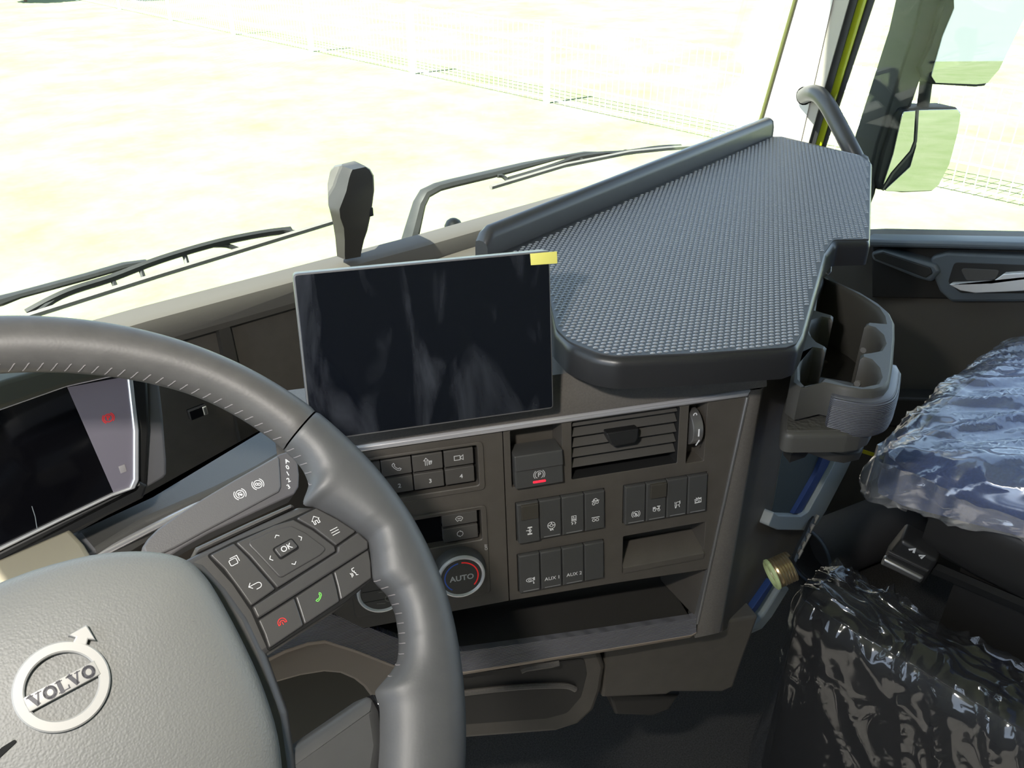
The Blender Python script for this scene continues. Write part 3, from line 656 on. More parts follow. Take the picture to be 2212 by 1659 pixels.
# ---- airbag pad
half = [(0, 77), (30, 75.5), (58, 70), (80, 61), (95, 51), (103, 41.5), (106.5, 31), (108, 18), (108.3, -9), (107, -37), (103, -63), (97, -82), (88, -100), (74, -116), (50, -126), (0, -129)]
po = [(u*mm, v*mm) for u, v in half]
pl_ = [((12-(u-12))*mm, v*mm) for u, v in reversed(half[1:-1])]
padp = ccw([(p.x, p.y) for p in smooth_path([V((x, y, 0)) for x, y in po], 3)] + [(p.x, p.y) for p in smooth_path([V((x, y, 0)) for x, y in pl_], 3)])
cx_, cy_ = .012, -.022
def padring(s, w_): return [(cx_+(x-cx_)*s, cy_+(y-cy_)*s, w_) for x, y in padp]
rings = [padring(1.0, -.030), padring(1.0, .004), padring(.995, .012), padring(.98, .0185), padring(.955, .0235), padring(.92, .0272), padring(.86, .0305), padring(.75, .0337), padring(.6, .0362), padring(.4, .038), padring(.2, .0388), padring(.02, .039)]
pad = part('airbag_pad', bridge(rings, True, True, True), PAD, sw, 70)
part('pad_lower_step', slab(inset(ccw([(x, y) for x, y in padp]), -.004), -.034, -.004, .004), WPLASTIC, sw)
# horn mark pressed in the pad
icon(pad, [[(-2.6, -3), (-1, .8), (2.2, 1.8), (2.6, 4)], [(-2.6, -3), (3.2, -3.2), (4.6, -4.2)], [(-.6, -1.6), (2.2, -1.8), (2.0, .2), (0, .4), (-.6, -1.6)]], 81, 11.5, 33.4, 1.0, .35, mk('horn_mark', (.13, .13, .125), .5), name='horn_mark')
# ---- emblem: ring with arrow, cross bar and lettering
EMB = mk('emblem_silver', (.36, .35, .33), .5, .15)
EW = .0415
ec = (18.0, 9.0)
em = part('emblem', holed([(ec[0]*mm+x, ec[1]*mm+y) for x, y in circ(0, 0, .0214, 64)], [[(ec[0]*mm+x, ec[1]*mm+y) for x, y in circ(0, 0, .0160, 56)]], .036, EW, .0007, .0375), EMB, sw, label='round silver emblem with arrow and letters')
part('emblem_arrow', slab([(ec[0]*mm+x*mm, ec[1]*mm+y*mm) for x, y in [(11.6, 16.6), (14.0, 18.4), (12.0, 20.6), (11.6, 20.9), (20.9, 21.8), (21.4, 12.6), (20.9, 13), (18.6, 14.6), (16.6, 12.0)]], .036, EW, .0007), EMB, em)
part('emblem_bar', slab(Q([(ec[0]-16.6, ec[1]+3.6), (ec[0]-16.6, ec[1]-4.0), (ec[0]+16.8, ec[1]-4.0), (ec[0]+16.8, ec[1]+3.6)]), .036, EW+.0004, .0005), EMB, em)
LET = mk('emblem_letter', (.02, .02, .03), .4)
def letter(kind, u0, wd):
    h_ = 5.6; y0 = ec[1]-.2-h_/2; y1 = y0+h_; t, s = 1.9, .8
    if kind == 'V': L_ = [([(u0+wd*.20, y1), (u0+wd*.52, y0+.5)], t), ([(u0+wd*.82, y1), (u0+wd*.52, y0+.3)], s), ([(u0-.1, y1-.2), (u0+wd*.42, y1-.2)], .6), ([(u0+wd*.62, y1-.2), (u0+wd+.1, y1-.2)], .45)]
    elif kind == 'L': L_ = [([(u0+wd*.30, y0+.1), (u0+wd*.30, y1-.1)], t), ([(u0, y0+.25), (u0+wd, y0+.25)], .5), ([(u0, y1-.2), (u0+wd*.62, y1-.2)], .45), ([(u0+wd-.2, y0+.2), (u0+wd-.1, y0+1.8)], .6)]
    else: L_ = [arc(u0+wd/2, (y0+y1)/2, wd/2-.75, 100, 260, 10, h_/2-.3), arc(u0+wd/2, (y0+y1)/2, wd/2-.75, -80, 80, 10, h_/2-.3), arc(u0+wd/2, (y0+y1)/2, wd/2-.4, 0, 360, 20, h_/2-.25)]; L_ = [(L_[0], 1.7), (L_[1], 1.7), (L_[2], .75)]
    part('emblem_letter', strokes([([(x*mm, y*mm) for x, y in ln], wi*mm) for ln, wi in L_], .5*mm, EW+.00045), LET, em, 0)
x = ec[0]-15.2
for k, wd in (('V', 6.3), ('O', 6.0), ('L', 5.0), ('V', 6.3), ('O', 6.0)): letter(k, x, wd); x += wd+.25
# ---- key pod, right hand side (and its plain mirror image on the left, outside the view)
def pod(s):
    g = lambda pts: [(u*s*mm, v*mm) for u, v in pts]
    h = part('spoke', slab(rnd(g([(86, 46), (112, 46.5), (150, 46), (180, 45.2), (190, 40), (206, 12), (211, 3), (209, -3), (200, -20), (176, -24.5), (120, -27), (84, -28)]), .004, 3), -.030, -.0015, .004), WPLASTIC, sw)
    part('spoke_root', slab(rnd(g([(84, 46), (108, 46), (114, 40), (119, 20), (122, -2), (121, -25), (116, -62), (104, -95), (84, -95)]), .006, 4), -.034, -.0005, .006), WPLASTIC, sw)
    part('low_spoke', slab(rnd(g([(60, -81), (166, -80.5), (166, -92), (158, -112), (140, -132), (60, -150)]), .008, 4), -.034, -.004, .010), LEATHER2, sw)
    return h
hp = pod(1); pod(-1)
part('spoke_joint', slab(Q([(163.2, -81), (167, -84), (166.4, -91), (158.5, -112), (146, -128), (143, -127), (155.5, -110), (163, -92)]), -.03, -.002, .001), GLOSSBLK, sw)
part('pod_top_strip', slab(Q([(112, 47.2), (180, 46.4), (178, 49.5), (150, 50.6), (113, 51)], 1), -.03, -.004, .003), LEATHER, sw)
def key(pts, w1, r=1.2, name='pod_key', bev=.0009): return part(name, slab(Q(pts, r), -.006, w1*mm, bev), WPLASTIC, hp)
part('key_gap', slab(Q([(115.6, 43), (132, 43.2), (174, 40.2), (190.6, 39.8), (208.5, 12), (209.8, 2), (206.5, -4), (199.5, -20), (176, -24), (121, -26), (123, 0), (121, 20)], 2), -.006, -.0010, .0003), GAP, hp)
ka = key([(117, 41.8), (132.8, 41.6), (136.2, 30), (141.6, 4.6), (124.2, 2.6), (122.6, 16), (120.6, 30)], .6)
kb = key([(133.8, 41.5), (160, 40.6), (172.4, 38.4), (180, 27), (187.6, 10.6), (186.4, 7.4), (142.8, 4.6), (137.4, 30)], .6)
kc = key([(174.2, 38.4), (189.4, 38.6), (198, 26), (205.4, 12.6), (188.6, 10.6), (181.4, 27)], .6)
kbar = key([(124.4, 1.8), (187, 6.6), (189, 9.6), (206, 11.6), (209, 3), (206.6, -1.2), (124, -6.2)], 1.0, 1.5, 'pod_bar', .0012)
kr = key([(124, -7.0), (149.2, -5.6), (147.6, -15), (146, -23.2), (121.8, -24.8), (123.4, -16)], .2)
kg = key([(150.1, -5.6), (178.0, -3.6), (175.6, -13), (172.9, -21.6), (146.8, -23.2), (148.6, -14)], .2)
kv = key([(178.8, -3.6), (206.6, -1.8), (203.6, -10), (198.8, -19), (173.7, -21.5), (176.4, -13)], .2)
pp = part('direction_plate', slab(Q([(139, 38.6), (158, 38), (169, 35.4), (175, 27), (182, 11.5), (176, 9.8), (147, 8.8), (141.6, 30)], 3), .0004, .0014, .0008), WPLASTIC, kb)
okg = part('ok_gap', slab(Q([(150.8, 27.9), (165.3, 28.3), (166.8, 19.9), (152.2, 18.9)], 2), .001, .0017, .0002), GAP, kb)
ok_ = part('ok_key', slab(Q([(151.7, 26.9), (164.5, 27.4), (165.8, 20.9), (152.9, 19.9)], 1.5), .001, .0030, .0007), WPLASTIC, kb)
text('ok_text', 'OK', .0052, .1588, .0238, .0031, PRINT, ok_)
icon(kb, [[(-1.5, 0), (0, 1.3), (1.5, 0)]], 157.4, 33.0, 1.5, 1, .38); icon(kb, [[(-1.5, 0), (0, -1.3), (1.5, 0)]], 158.8, 13.6, 1.5, 1, .38)
icon(kb, [[(1, 1.6), (-.4, 0), (1, -1.6)]], 147.2, 22.6, 1.5, 1, .38); icon(kb, [[(-1, 1.6), (.4, 0), (-1, -1.6)]], 170.6, 25.6, 1.5, 1, .38)
icon(ka, [rnd([(-3, 1.8), (1.6, 1.8), (1.6, -1.8), (-3, -1.8)], .8, 3) + [rnd([(-3, 1.8), (1.6, 1.8), (1.6, -1.8), (-3, -1.8)], .8, 3)[0]], [(-1.6, 2.8), (2.8, 2.8), (2.8, -.9)]], 127.8, 31.4, .7, 1, .38)
icon(ka, [[(-2.4, 2), (-4.2, .2), (-2.4, -1.6)], [(-4, .2), (1.5, .2)] + arc(1.5, -1.5, 1.7, 90, -90, 8) + [(-.6, -3.2)]], 132.2, 13.2, .7, 1, .38)
icon(kc, [[(-2.9, .2), (0, 2.9), (2.9, .2), (2.1, .2), (2.1, -2.6), (.7, -2.6), (.7, -.4), (-.9, -.4), (-.9, -2.6), (-2.1, -2.6), (-2.1, .2), (-2.9, .2)]], 184.8, 31.6, .7, .95, .38)
icon(kc, [[(-2.4, 1.6), (2.4, 1.6)], [(-2.4, 0), (2.4, 0)], [(-2.4, -1.6), (2.4, -1.6)]], 192.4, 19.2, .7, 1.1, .38)
icon(kr, [arc(0, -.6, 2.6, 15, 165, 10) + [(-2.6, -1.4), (-1.5, -1.2), (-1.3, .1)] + arc(0, -.6, 1.2, 140, 40, 5) + [(1.3, .1), (1.5, -1.2), (2.6, -1.4), arc(0, -.6, 2.6, 15, 165, 10)[0]], ([(0, -.4), (0, -2)], .4)], 135.6, -14.6, .3, 1, .45, REDPRINT)
icon(kg, PHONE, 162.4, -12.8, .3, .8, .42, GREENPRINT, rot=84)
icon(kv, [[(1, 3), (-.6, 3), (-.9, 1.4), (.2, 1.0), (-.4, .2), (.5, -.4), (.2, -1.8), (1.4, -2.2)], [(-2, .6), (-1.6, -.4), (-2, -1.5)], [(-3, .9), (-2.5, -.5), (-3, -1.9)]], 190.5, -10.5, .3, 1, .38)
# small slot at the lower left of the pad
part('pad_slot', slab(rnd([(x*mm, y*mm) for x, y in [(-14, -3), (-8, -2.6), (-7.6, -4.2), (-18, -7.4), (-22, -6.6)]], .001, 3), .0380, .0392, .0002), GAP, pad)
# column under the hub
part('column', tube([FW.L(V((.0094, .40, H-.41))), FW.L(V((.0094, .60, H-.64)))], [.055, .075], 24), WPLASTIC, sw)

# ------------------------------------------------------------------ retarder stalk behind the wheel
FS = Frame(FW.P(0, 0, -.055), FW.ex, FW.ey)
st = thing('retarder_stalk', 'flat grey stalk lever marked A 0 1 2 3 behind the steering wheel', 'lever', frame=FS)
c3 = lambda pts: [(300+x/3.16, 930+y/3.16) for x, y in pts]
body = FS.poly(c3([(20, 800), (60, 740), (130, 670), (250, 585), (420, 475), (640, 345), (850, 225), (960, 160), (1010, 145), (1055, 160), (1085, 215), (1095, 300), (1092, 385), (1060, 435), (960, 480), (700, 600), (480, 700), (300, 800), (150, 900), (60, 920)]))
part('lever_body', slab(rnd(body, .003, 3), -.020, 0, .0012), mk('stalk_plastic', (.105, .10, .105), .45, bump=.3, bscale=1000), st)
face = FS.poly(c3([(30, 795), (70, 735), (140, 668), (260, 580), (430, 470), (650, 340), (860, 222), (945, 175), (958, 190), (965, 290), (970, 385), (955, 420), (880, 460), (640, 590), (440, 695), (250, 800), (120, 860), (50, 860)]), .0012)
part('face_plate', slab(rnd(face, .002, 3), -.002, .0018, .0012), mk('stalk_face', (.125, .122, .125), .42, bump=.3, bscale=1000), st)
STP = st
def sicon(lines, px, s, w_, wd=.5):
    u, v = FS.uv(300+px[0]/3.16, 930+px[1]/3.16, w_); icon(st, lines, u/mm, v/mm, w_/mm, s, wd)
sicon(BRK(2.5) + [C(-.7, .35, .75), C(.7, -.35, .75)], (812, 367), 1.15, .0018)
sicon(BRK(2.5) + [[(-1, -1.2), (-1, 1), (1.2, 1)], ([(-.6, .2), (.8, -.6)], .6), C(.6, -.6, .5)], (690, 435), 1.15, .0018)
for ch, p in (('A', (1015, 208)), ('0', (1020, 250)), ('I', (1022, 293)), ('2', (1027, 337)), ('3', (1027, 382))):
    u, v = FS.uv(300+p[0]/3.16, 930+p[1]/3.16, .0001); text('stalk_text', ch, .0046, u-.0006, v, .0002, PRINT, st, bold=.02)
part('stalk_root', tube([V((.10, .02, -.012)), V((.062, -.0, -.022))], [.014, .016], 14), WPLASTIC, st)

# ------------------------------------------------------------------ dashboard body
DL = V((.45, .93, Z(-.95)))
db = thing('dashboard', 'brown grey truck dashboard body running under the windscreen', 'dashboard', loc=DL)
def off(vf, L): return [V(p)-L for p in vf[0]], vf[1]
def tw_(vf, fr): return [fr.P(*p) for p in vf[0]], vf[1]
def dpt(name, vf, mat, smooth=40, par=None, label=None): return part(name, off(vf, DL), mat, par or db, smooth, label)
prof = [(-.010, -.492), (-.036, -.486), (-.041, -.476), (-.0405, -.459), (-.037, -.4475), (-.030, -.4435), (-.004, -.441), (-.004, -.492)]
rx = [-.66, .0, .30, .50, .70, .9, 1.10, 1.30, 1.56]
dpt('rear_rail', bridge([[(x, wyb(x)+a, Z(b)) for a, b in prof] for x in rx], True, True, True), RAILM, 25)
dpt('upper_wall', bridge([[(x, wyb(x)+a, Z(b)) for a, b in ((-.022, -.488), (-.030, -.76), (-.004, -.76), (-.004, -.488))] for x in rx[:6]], True, True, True), DASH, 25)
WLY = .972
rib = lambda px, y0, y1: plane_solid([ony(px[0][0], px[0][1], WLY), ony(px[1][0], px[1][1], WLY), ony(px[2][0], px[2][1], WLY-.006), ony(px[3][0], px[3][1], WLY-.006)], (0, .012, 0))
dpt('wall_rib', rib([(468, 690), (492, 684), (560, 990), (530, 1000)], 0, 0), mk('dash_dark', (.04, .036, .03), .6))
dpt('socket', tw_(box(-.012, .012, -.007, .007, 0, .008, .001), Frame(ony(424, 888, .965), (1, 0, 0), (0, .1, 1))), GLOSSBLK)
dpt('socket_tip', tw_(box(.006, .0115, -.006, .006, .006, .0095, .001), Frame(ony(424, 888, .965), (1, 0, 0), (0, .1, 1))), SILVER)
dpt('passenger_dash_body', extrude_x([(.64, Z(-.48)), (.62, Z(-.52)), (.62, Z(-.80)), (.94, Z(-.86)), (.94, Z(-.47)), (.66, Z(-.47))], .72, 1.25), DASH, 30)
dpt('driver_dash_body', extrude_x([(.86, Z(-.74)), (.84, Z(-.77)), (.86, Z(-.98)), (.97, Z(-1.0)), (.97, Z(-.74))], -.66, .12), DASH, 30)
dpt('centre_dash_body', tw_(slab(Q([(-190, -250), (200, -300), (215, 110), (-190, 110)]), -.26, -.105, .004, True), FP), DASH)
# ledge behind the wheel, bright line under its front edge
FLz = Frame((.25, .70, Z(-.503)), (1, 0, 0), (0, 1, 0))
lg = FLz.poly([(148, 1150), (322, 1068), (462, 982), (570, 918), (655, 870), (720, 885), (640, 965), (560, 1012), (468, 1058), (316, 1124), (190, 1199)])
dpt('ledge', tw_(slab(rnd(lg, .003, 3), -.022, 0, .007), FLz), LEDGE)
dpt('ledge_end_band', tw_(slab(FLz.poly([(160, 1157), (176, 1150), (206, 1186), (189, 1197)], .0006), -.012, .0008, .0006), FLz), mk('ledge_band', (.24, .24, .25), .45))
a, b = FLz.uv(188, 1207, -.006), FLz.uv(600, 998, -.006)
dpt('ledge_bright_line', tube([FLz.P(a[0], a[1], -.008), FLz.P(b[0], b[1], -.008)], .0036, 10), CHROME)
dpt('ledge_skirt', plane_solid([FLz.P(a[0], a[1]+.012, -.012), FLz.P(b[0], b[1]+.012, -.012), FLz.P(b[0], b[1]+.03, -.10), FLz.P(a[0], a[1]+.03, -.10)], (0, .01, 0)), mk('skirt_brown', (.06, .05, .04), .6), 0)
FCc = Frame((0, .60, Z(-.470)), (1, 0, 0), (0, 1, .1))
dpt('column_cover', tw_(slab(FCc.poly([(-420, 1330), (-100, 1245), (0, 1205), (150, 1140), (180, 1172), (196, 1200), (150, 1290), (-420, 1480)]), -.03, 0, .004), FCc), CREAM)
# knee area left of the tray: arch over a pocket
kn = FP.poly([(540, 1440), (566, 1424), (600, 1404), (640, 1391), (700, 1380), (730, 1386), (790, 1410), (862, 1440), (900, 1452), (900, 1490), (850, 1478), (815, 1560), (800, 1506), (785, 1486), (765, 1470), (735, 1457), (700, 1454), (650, 1462), (600, 1476), (540, 1500)], -.006)
dpt('knee_arch', tw_(slab(kn, -.05, -.006, .004), FP), BEIGE)
dpt('knee_pocket', tw_(slab(FP.poly([(480, 1430), (700, 1400), (860, 1440), (900, 1800), (480, 1800)], -.05), -.075, -.05, .002), FP), mk('pocket_olive', (.075, .068, .05), .8))
# lower covers
dpt('lower_cover', tw_(slab(rnd(FP.poly([(1306, 1380), (1640, 1330), (1600, 1440), (1585, 1485), (1560, 1496), (1450, 1496), (1440, 1502), (1300, 1508)], -.03), .004, 3), -.08, -.03, .004), FP), DASH)
pd = dpt('pocket_door', tw_(slab(rnd(FP.poly([(900, 1440), (1292, 1395), (1308, 1440), (1300, 1490), (1284, 1535), (1250, 1566), (1200, 1582), (900, 1605)], -.02), .006, 3), -.08, -.02, .006), FP), DASH)
dpt('pocket_mouth', tw_(slab(rnd(FP.poly([(900, 1470), (1262, 1420), (1268, 1455), (1255, 1505), (1225, 1540), (1180, 1552), (900, 1572)], -.02), .01, 4), -.03, -.0195, .0004), FP), DOORD, par=pd)
pts = [FP.P(*FP.uv(x, y, -.017), -.017) for x, y in [(900, 1512), (1010, 1496), (1120, 1484), (1190, 1481), (1225, 1482), (1243, 1489)]]
dpt('pocket_highlight', tube(smooth_path(pts, 4), .0035, 8), FASCIA, par=pd)  # pale tube drawn for the highlight line inside the pocket
pts = [FP.P(*FP.uv(x, y, -.008), -.008) for x, y in [(1124, 1446), (1136, 1441), (1190, 1433), (1206, 1429)]]
dpt('pocket_pull', tube(pts, .005, 8), FASCIA, par=pd)
dpt('heater_outlet', tw_(slab(FP.poly([(1315, 1500), (1470, 1500), (1445, 1535), (1410, 1548), (1330, 1545)], -.07), -.12, -.07, .004), FP), DOORD)
# right hand flank, turning away from the driver, with two side pockets
FQ = Frame(FP.P(.244, 0, -.030), (cos(radians(6)), sin(radians(6)), 0), (0, .06, 1))
dpt('flank_panel', tw_(slab(FQ.poly([(1640, 780), (1790, 780), (1850, 900), (1840, 968), (1818, 1010), (1762, 1128), (1668, 1262), (1612, 1338), (1560, 1368), (1570, 1150)]), -.06, 0, .003), FQ), DASH)
sp = dpt('side_pocket', tw_(slab(rnd(FQ.poly([(1845, 940), (1808, 1018), (1766, 1098), (1748, 1126), (1730, 1139), (1660, 1137), (1640, 1128), (1652, 1098), (1662, 1106), (1712, 1108), (1728, 1098), (1776, 1012), (1808, 945)]), [.002, 0, .006, .004, .006, .004, .003, .003, .003, .006, .006, 0, .002], 4), -.004, .012, .0012), FQ), RIMGREY)
dpt('pocket_lining', tw_(slab(FQ.poly([(1694, 945), (1806, 945), (1776, 1012), (1728, 1098), (1714, 1108), (1666, 1107)]), -.002, .0008, .0003), FQ), NET, par=sp)
dpt('blue_stripe', tw_(slab(FQ.poly([(1786, 945), (1806, 945), (1778, 1008), (1722, 1106), (1706, 1107), (1756, 1020)], .001), 0, .0065, .001), FQ), BLUEP, par=sp)
lb = dpt('lower_bin_rim', tw_(slab(rnd(FQ.poly([(1590, 1354), (1612, 1340), (1634, 1316), (1672, 1256), (1690, 1262), (1650, 1326), (1628, 1352), (1600, 1364)]), .004, 3), -.03, .012, .004), FQ), RIMGREY)
dpt('blue_stripe', tw_(slab(FQ.poly([(1596, 1340), (1628, 1312), (1668, 1254), (1674, 1258), (1636, 1318), (1606, 1348)], .008), -.02, .008, .001), FQ), BLUEP, par=lb)

# ------------------------------------------------------------------ instrument cluster
FC = Frame(ony(240, 1075, .66), (1, 0, 0), (0, sin(radians(14)), cos(radians(14))))
ic = thing('instrument_cluster', 'dark instrument display behind the wheel with bright silver edge and red brake symbol', 'display', frame=FC)
outl = FC.poly([(-260, 962), (0, 880), (142, 830), (237, 809), (284, 806), (291, 871), (298, 929), (298, 1036), (290, 1054), (242, 1071), (139, 1120), (0, 1188), (-260, 1310)])
inn = FC.poly([(-250, 966), (0, 885), (142, 835), (237, 814), (273, 811), (280, 871), (286.5, 929), (286.5, 1034), (279, 1052), (240, 1066), (139, 1114), (0, 1181), (-250, 1299)])
part('silver_edge', holed(rnd(outl, .002, 2), [inn], -.012, .003, .001, -.002), CHROME, ic)
part('cluster_glass', slab(inset(ccw(inn), -.002), -.010, -.001, .0004), CLUSTER, ic)
part('grey_field', slab(FC.poly([(146, 837), (276, 813), (281, 871), (286.5, 929), (286.5, 1034), (279, 1053), (246, 1065)]), -.0012, -.0004, .0002), CLUSTERGREY, ic)
part('black_field_edge', strokes([FC.poly([(69, 1094), (76, 1116), (80, 1141)])], .0005, -.0004), RIMGREY, ic, 0)
u, v = FC.uv(234, 903, 0); icon(ic, BRK(3.0), u/mm, v/mm, 0, 1.15, .7, REDPRINT, name='brake_symbol'); text('brake_letter', 'P', .0056, u, v, .0003, REDPRINT, ic, bold=.03)
part('light_square', slab(FC.poly([(256, 1008), (269, 1003), (274, 1018), (261, 1023)]), -.0006, .0002, .0002), mk('light_square', (.32, .3, .3), .5), ic)
part('lower_bezel', slab(rnd(FC.poly([(-260, 1316), (0, 1192), (139, 1123), (242, 1074), (292, 1056), (302, 1040), (322, 1050), (312, 1078), (160, 1154), (0, 1232), (-260, 1356)]), .002, 2), -.05, -.002, .003), BLACK, ic)
part('side_bezel', slab(FC.poly([(286, 790), (324, 800), (330, 930), (322, 1062), (302, 1064), (303, 929)]), -.05, -.006, .003), BLACK, ic)
part('housing_back', slab(FC.poly([(-260, 940), (0, 850), (300, 770), (330, 900), (315, 1070), (-260, 1330)]), -.10, -.03, .004, True), BLACK, ic)
part('side_wing', slab(rnd(FC.poly([(327, 800), (352, 806), (363, 900), (371, 1000), (371, 1032), (364, 1040), (321, 1065), (322, 1000), (328, 900)]), .002, 2), -.09, -.012, .003), mk('wing_grey', (.13, .13, .14), .5), ic)
part('visor', slab(rnd(FC.poly([(-260, 900), (0, 812), (150, 770), (300, 745), (330, 790), (284, 800), (237, 803), (142, 824), (0, 872), (-260, 955)]), .004, 3), -.08, .02, .004), mk('visor_olive', (.05, .05, .035), .7), ic)

# ------------------------------------------------------------------ infotainment screen
_p = FP.P(*FP.uv(1196, 882, .03), .03); _b, _tl = radians(25.3), radians(14.8); _nb = V((-sin(_b), -cos(_b), 0))
FD = Frame(_p, (cos(_b), -sin(_b), 0), _u*cos(_tl)-_nb*sin(_tl))
td = thing('infotainment_screen', 'switched-off black touchscreen with smears, painted reflection streaks and a yellow sticker, standing on the dash', 'screen', frame=FD)
cor = FD.poly([(632, 592), (1188, 541), (1196, 882), (672, 956)])
body = rnd(cor, .004, 4)
part('screen_case', slab(body, -.013, 0, .0012, True), mk('screen_case', (.14, .14, .145), .35), td)
part('screen_glass', slab(inset(ccw(body), .0014), -.001, .0006, .0004), SCREEN, td)
part('screen_arm', slab(rnd([(-.16, .02), (-.07, .02), (-.07, .10), (-.16, .10)], .008), -.055, -.012, .004, True), BLACK, td)
sk = [FD.uv(x, y, .0009) for x, y in [(1145, 548), (1203, 543), (1204, 569), (1147, 573)]]
sto = part('sticker', slab(sk, .0007, .0010, .0001, True), STICKER, td, label='pale yellow sticker on the corner')

# ------------------------------------------------------------------ dash table
TZ = -.354
FT = Frame((.85, .50, Z(TZ)), (1, 0, 0), (0, 1, 0))
tb = thing('dash_table', 'black dash table with dimpled grey rubber mat and raised rear lip', 'table', frame=FT)
tpx = [(1186, 640), (1197, 712), (1228, 746), (1285, 770), (1335, 778), (1500, 771), (1700, 757), (1726, 748), (1740, 722), (1788, 546), (1806, 524), (1882, 522), (1886, 350), (1866, 334), (1690, 292), (1660, 292), (1050, 552)]
tp = FT.poly(tpx)
tpr = rnd(tp, [.02, .03, .03, .03, .03, .0, .0, .012, .012, .012, .01, .008, .008, .012, .0, .0, .01], 5)
v, f = slab(tpr, -.030, 0, .008, True)
part('table_top', (v, f), TABLE, tb, 60)
mpx = [(1186, 640), (1202, 712), (1232, 741), (1290, 764), (1335, 771), (1500, 765), (1698, 752), (1719, 744), (1733, 718), (1781, 546), (1800, 519), (1877, 518), (1880, 352), (1860, 338), (1690, 297), (1664, 297), (1066, 560)]
mp = ccw(rnd(FT.poly(mpx), [.02, .03, .03, .03, .03, .0, .0, .012, .012, .012, .01, .004, .004, .008, .0, .0, .01], 5))
part('rubber_mat', slab(mp, -.002, .0008, .0004), MATR, tb)
def inside(x, y, p):
    c = False; j = len(p)-1
    for i in range(len(p)):
        (xi, yi), (xj, yj) = p[i], p[j]
        if (yi > y) != (yj > y) and x < (xj-xi)*(y-yi)/(yj-yi)+xi: c = not c
        j = i
    return c
mpi = inset(mp, .003); vs, fs = [], []
ca, sa = cos(-_a), sin(-_a)
for r_ in range(-110, 110):
    for c_ in range(-90, 90):
        a0 = (c_+(.5 if r_ % 2 else 0))*.0066; b0 = r_*.0058
        x, y = a0*ca-b0*sa, a0*sa+b0*ca
        if not inside(x, y, mpi): continue
        k = len(vs); vs.append((x, y, .0019))
        for rr, zz in ((.62, .0016), (1.0, .0006)):
            for j in range(7):
                an = 2*pi*j/7; p_, q_ = .0029*rr*cos(an), .0020*rr*sin(an); vs.append((x+p_*ca-q_*sa, y+p_*sa+q_*ca, zz))
        for j in range(7):
            j2 = (j+1) % 7; fs.append((k, k+1+j, k+1+j2)); fs.append((k+1+j, k+8+j, k+8+j2, k+1+j2))
me = bpy.data.meshes.new('mat_dimples'); me.from_pydata(vs, [], fs); me.update()
o = link('mat_dimples', me, DIMPLE, tb, 60); o['kind'] = 'stuff'
# raised lip along the windscreen side
a = FT.uv(1052, 556); b = FT.uv(1668, 294)
A, B = V((a[0], a[1], 0)), V((b[0], b[1], 0)); d = (B-A).normalized(); n_ = V((-d.y, d.x, 0))
prof = [(-.002, -.026), (-.001, .020), (.001, .028), (.006, .032), (.012, .032), (.017, .028), (.018, .018), (.018, -.026)]
rings = [[P_+n_*x+V((0, 0, z*k)) for x, z in prof] for P_, k in ((A, .55), (A+d*.006, .85), (A+d*.014, 1), (B-d*.01, 1), (B-d*.002, .92), (B, .7))]
part('rear_lip', bridge(rings, True, True, True), mk('lip_grey', (.05, .05, .052), .33), tb, 50)
FX = Frame(onz(1790, 575, -.40), _r, -_d)
vb, fb = slab(rnd(FX.poly([(1789, 555), (1797, 558), (1795, 588), (1787, 596), (1783, 590)]), .0015, 3), -.012, .002, .001)
part('edge_bracket', ([FT.L(FX.P(*p)) for p in vb], fb), SILVER, tb)

# ------------------------------------------------------------------ cup holder under the table
FH_ = Frame((.80, .34, Z(-.415)), (1, 0, 0), (0, 1, 0))
ch = thing('cup_holder', 'dark grey plastic cup holder with four scalloped rests beside the dash table', 'cup holder', frame=FH_)
c6 = lambda pts: [(1560+x/3.317, 500+y/3.317) for x, y in pts]
co = FH_.poly(c6([(700, 330), (760, 300), (840, 362), (1000, 436), (1130, 515), (1205, 580), (1238, 650), (1240, 760), (1226, 950), (1205, 1075), (1170, 1118), (1100, 1138), (1000, 1140), (880, 1120), (740, 1090), (560, 1130), (490, 1080), (505, 980), (560, 830), (610, 640), (650, 480)]))
ci = FH_.poly(c6([(735, 345), (840, 388), (1000, 468), (1110, 545), (1150, 605), (1160, 655), (1040, 645), (1022, 672), (1085, 690), (1140, 740), (1158, 800), (1130, 848), (1060, 862), (996, 870), (992, 900), (1060, 920), (1110, 975), (1128, 1040), (1105, 1085), (1000, 1106), (900, 1092), (800, 1062), (728, 1040), (700, 1070), (600, 1100), (562, 1060), (562, 960), (590, 870), (660, 838), (740, 852), (752, 822), (690, 790), (642, 740), (622, 690), (650, 642), (720, 617), (796, 632), (800, 598), (672, 562), (690, 420)]))
part('holder_rim', holed(co, [ci], -.036, 0, .003, -.085), HOLDER, ch, 50)
part('holder_floor', slab(inset(ccw(ci), -.002), -.092, -.082, .002, True), DOORD, ch)
for (x, y), (x2, y2) in (((700, 720), (736, 782)), ((1010, 852), (1058, 800)), ((640, 932), (664, 1012)), ((966, 1092), (1024, 1022))):
    a = FH_.uv(*c6([(x, y)])[0], -.03); b = FH_.uv(*c6([(x2, y2)])[0], -.03)
    part('cup_clip', tube([V((a[0], a[1], -.03)), V((b[0], b[1], -.03))], .0035, 8), mk('clip_grey', (.2, .2, .2), .4), ch)
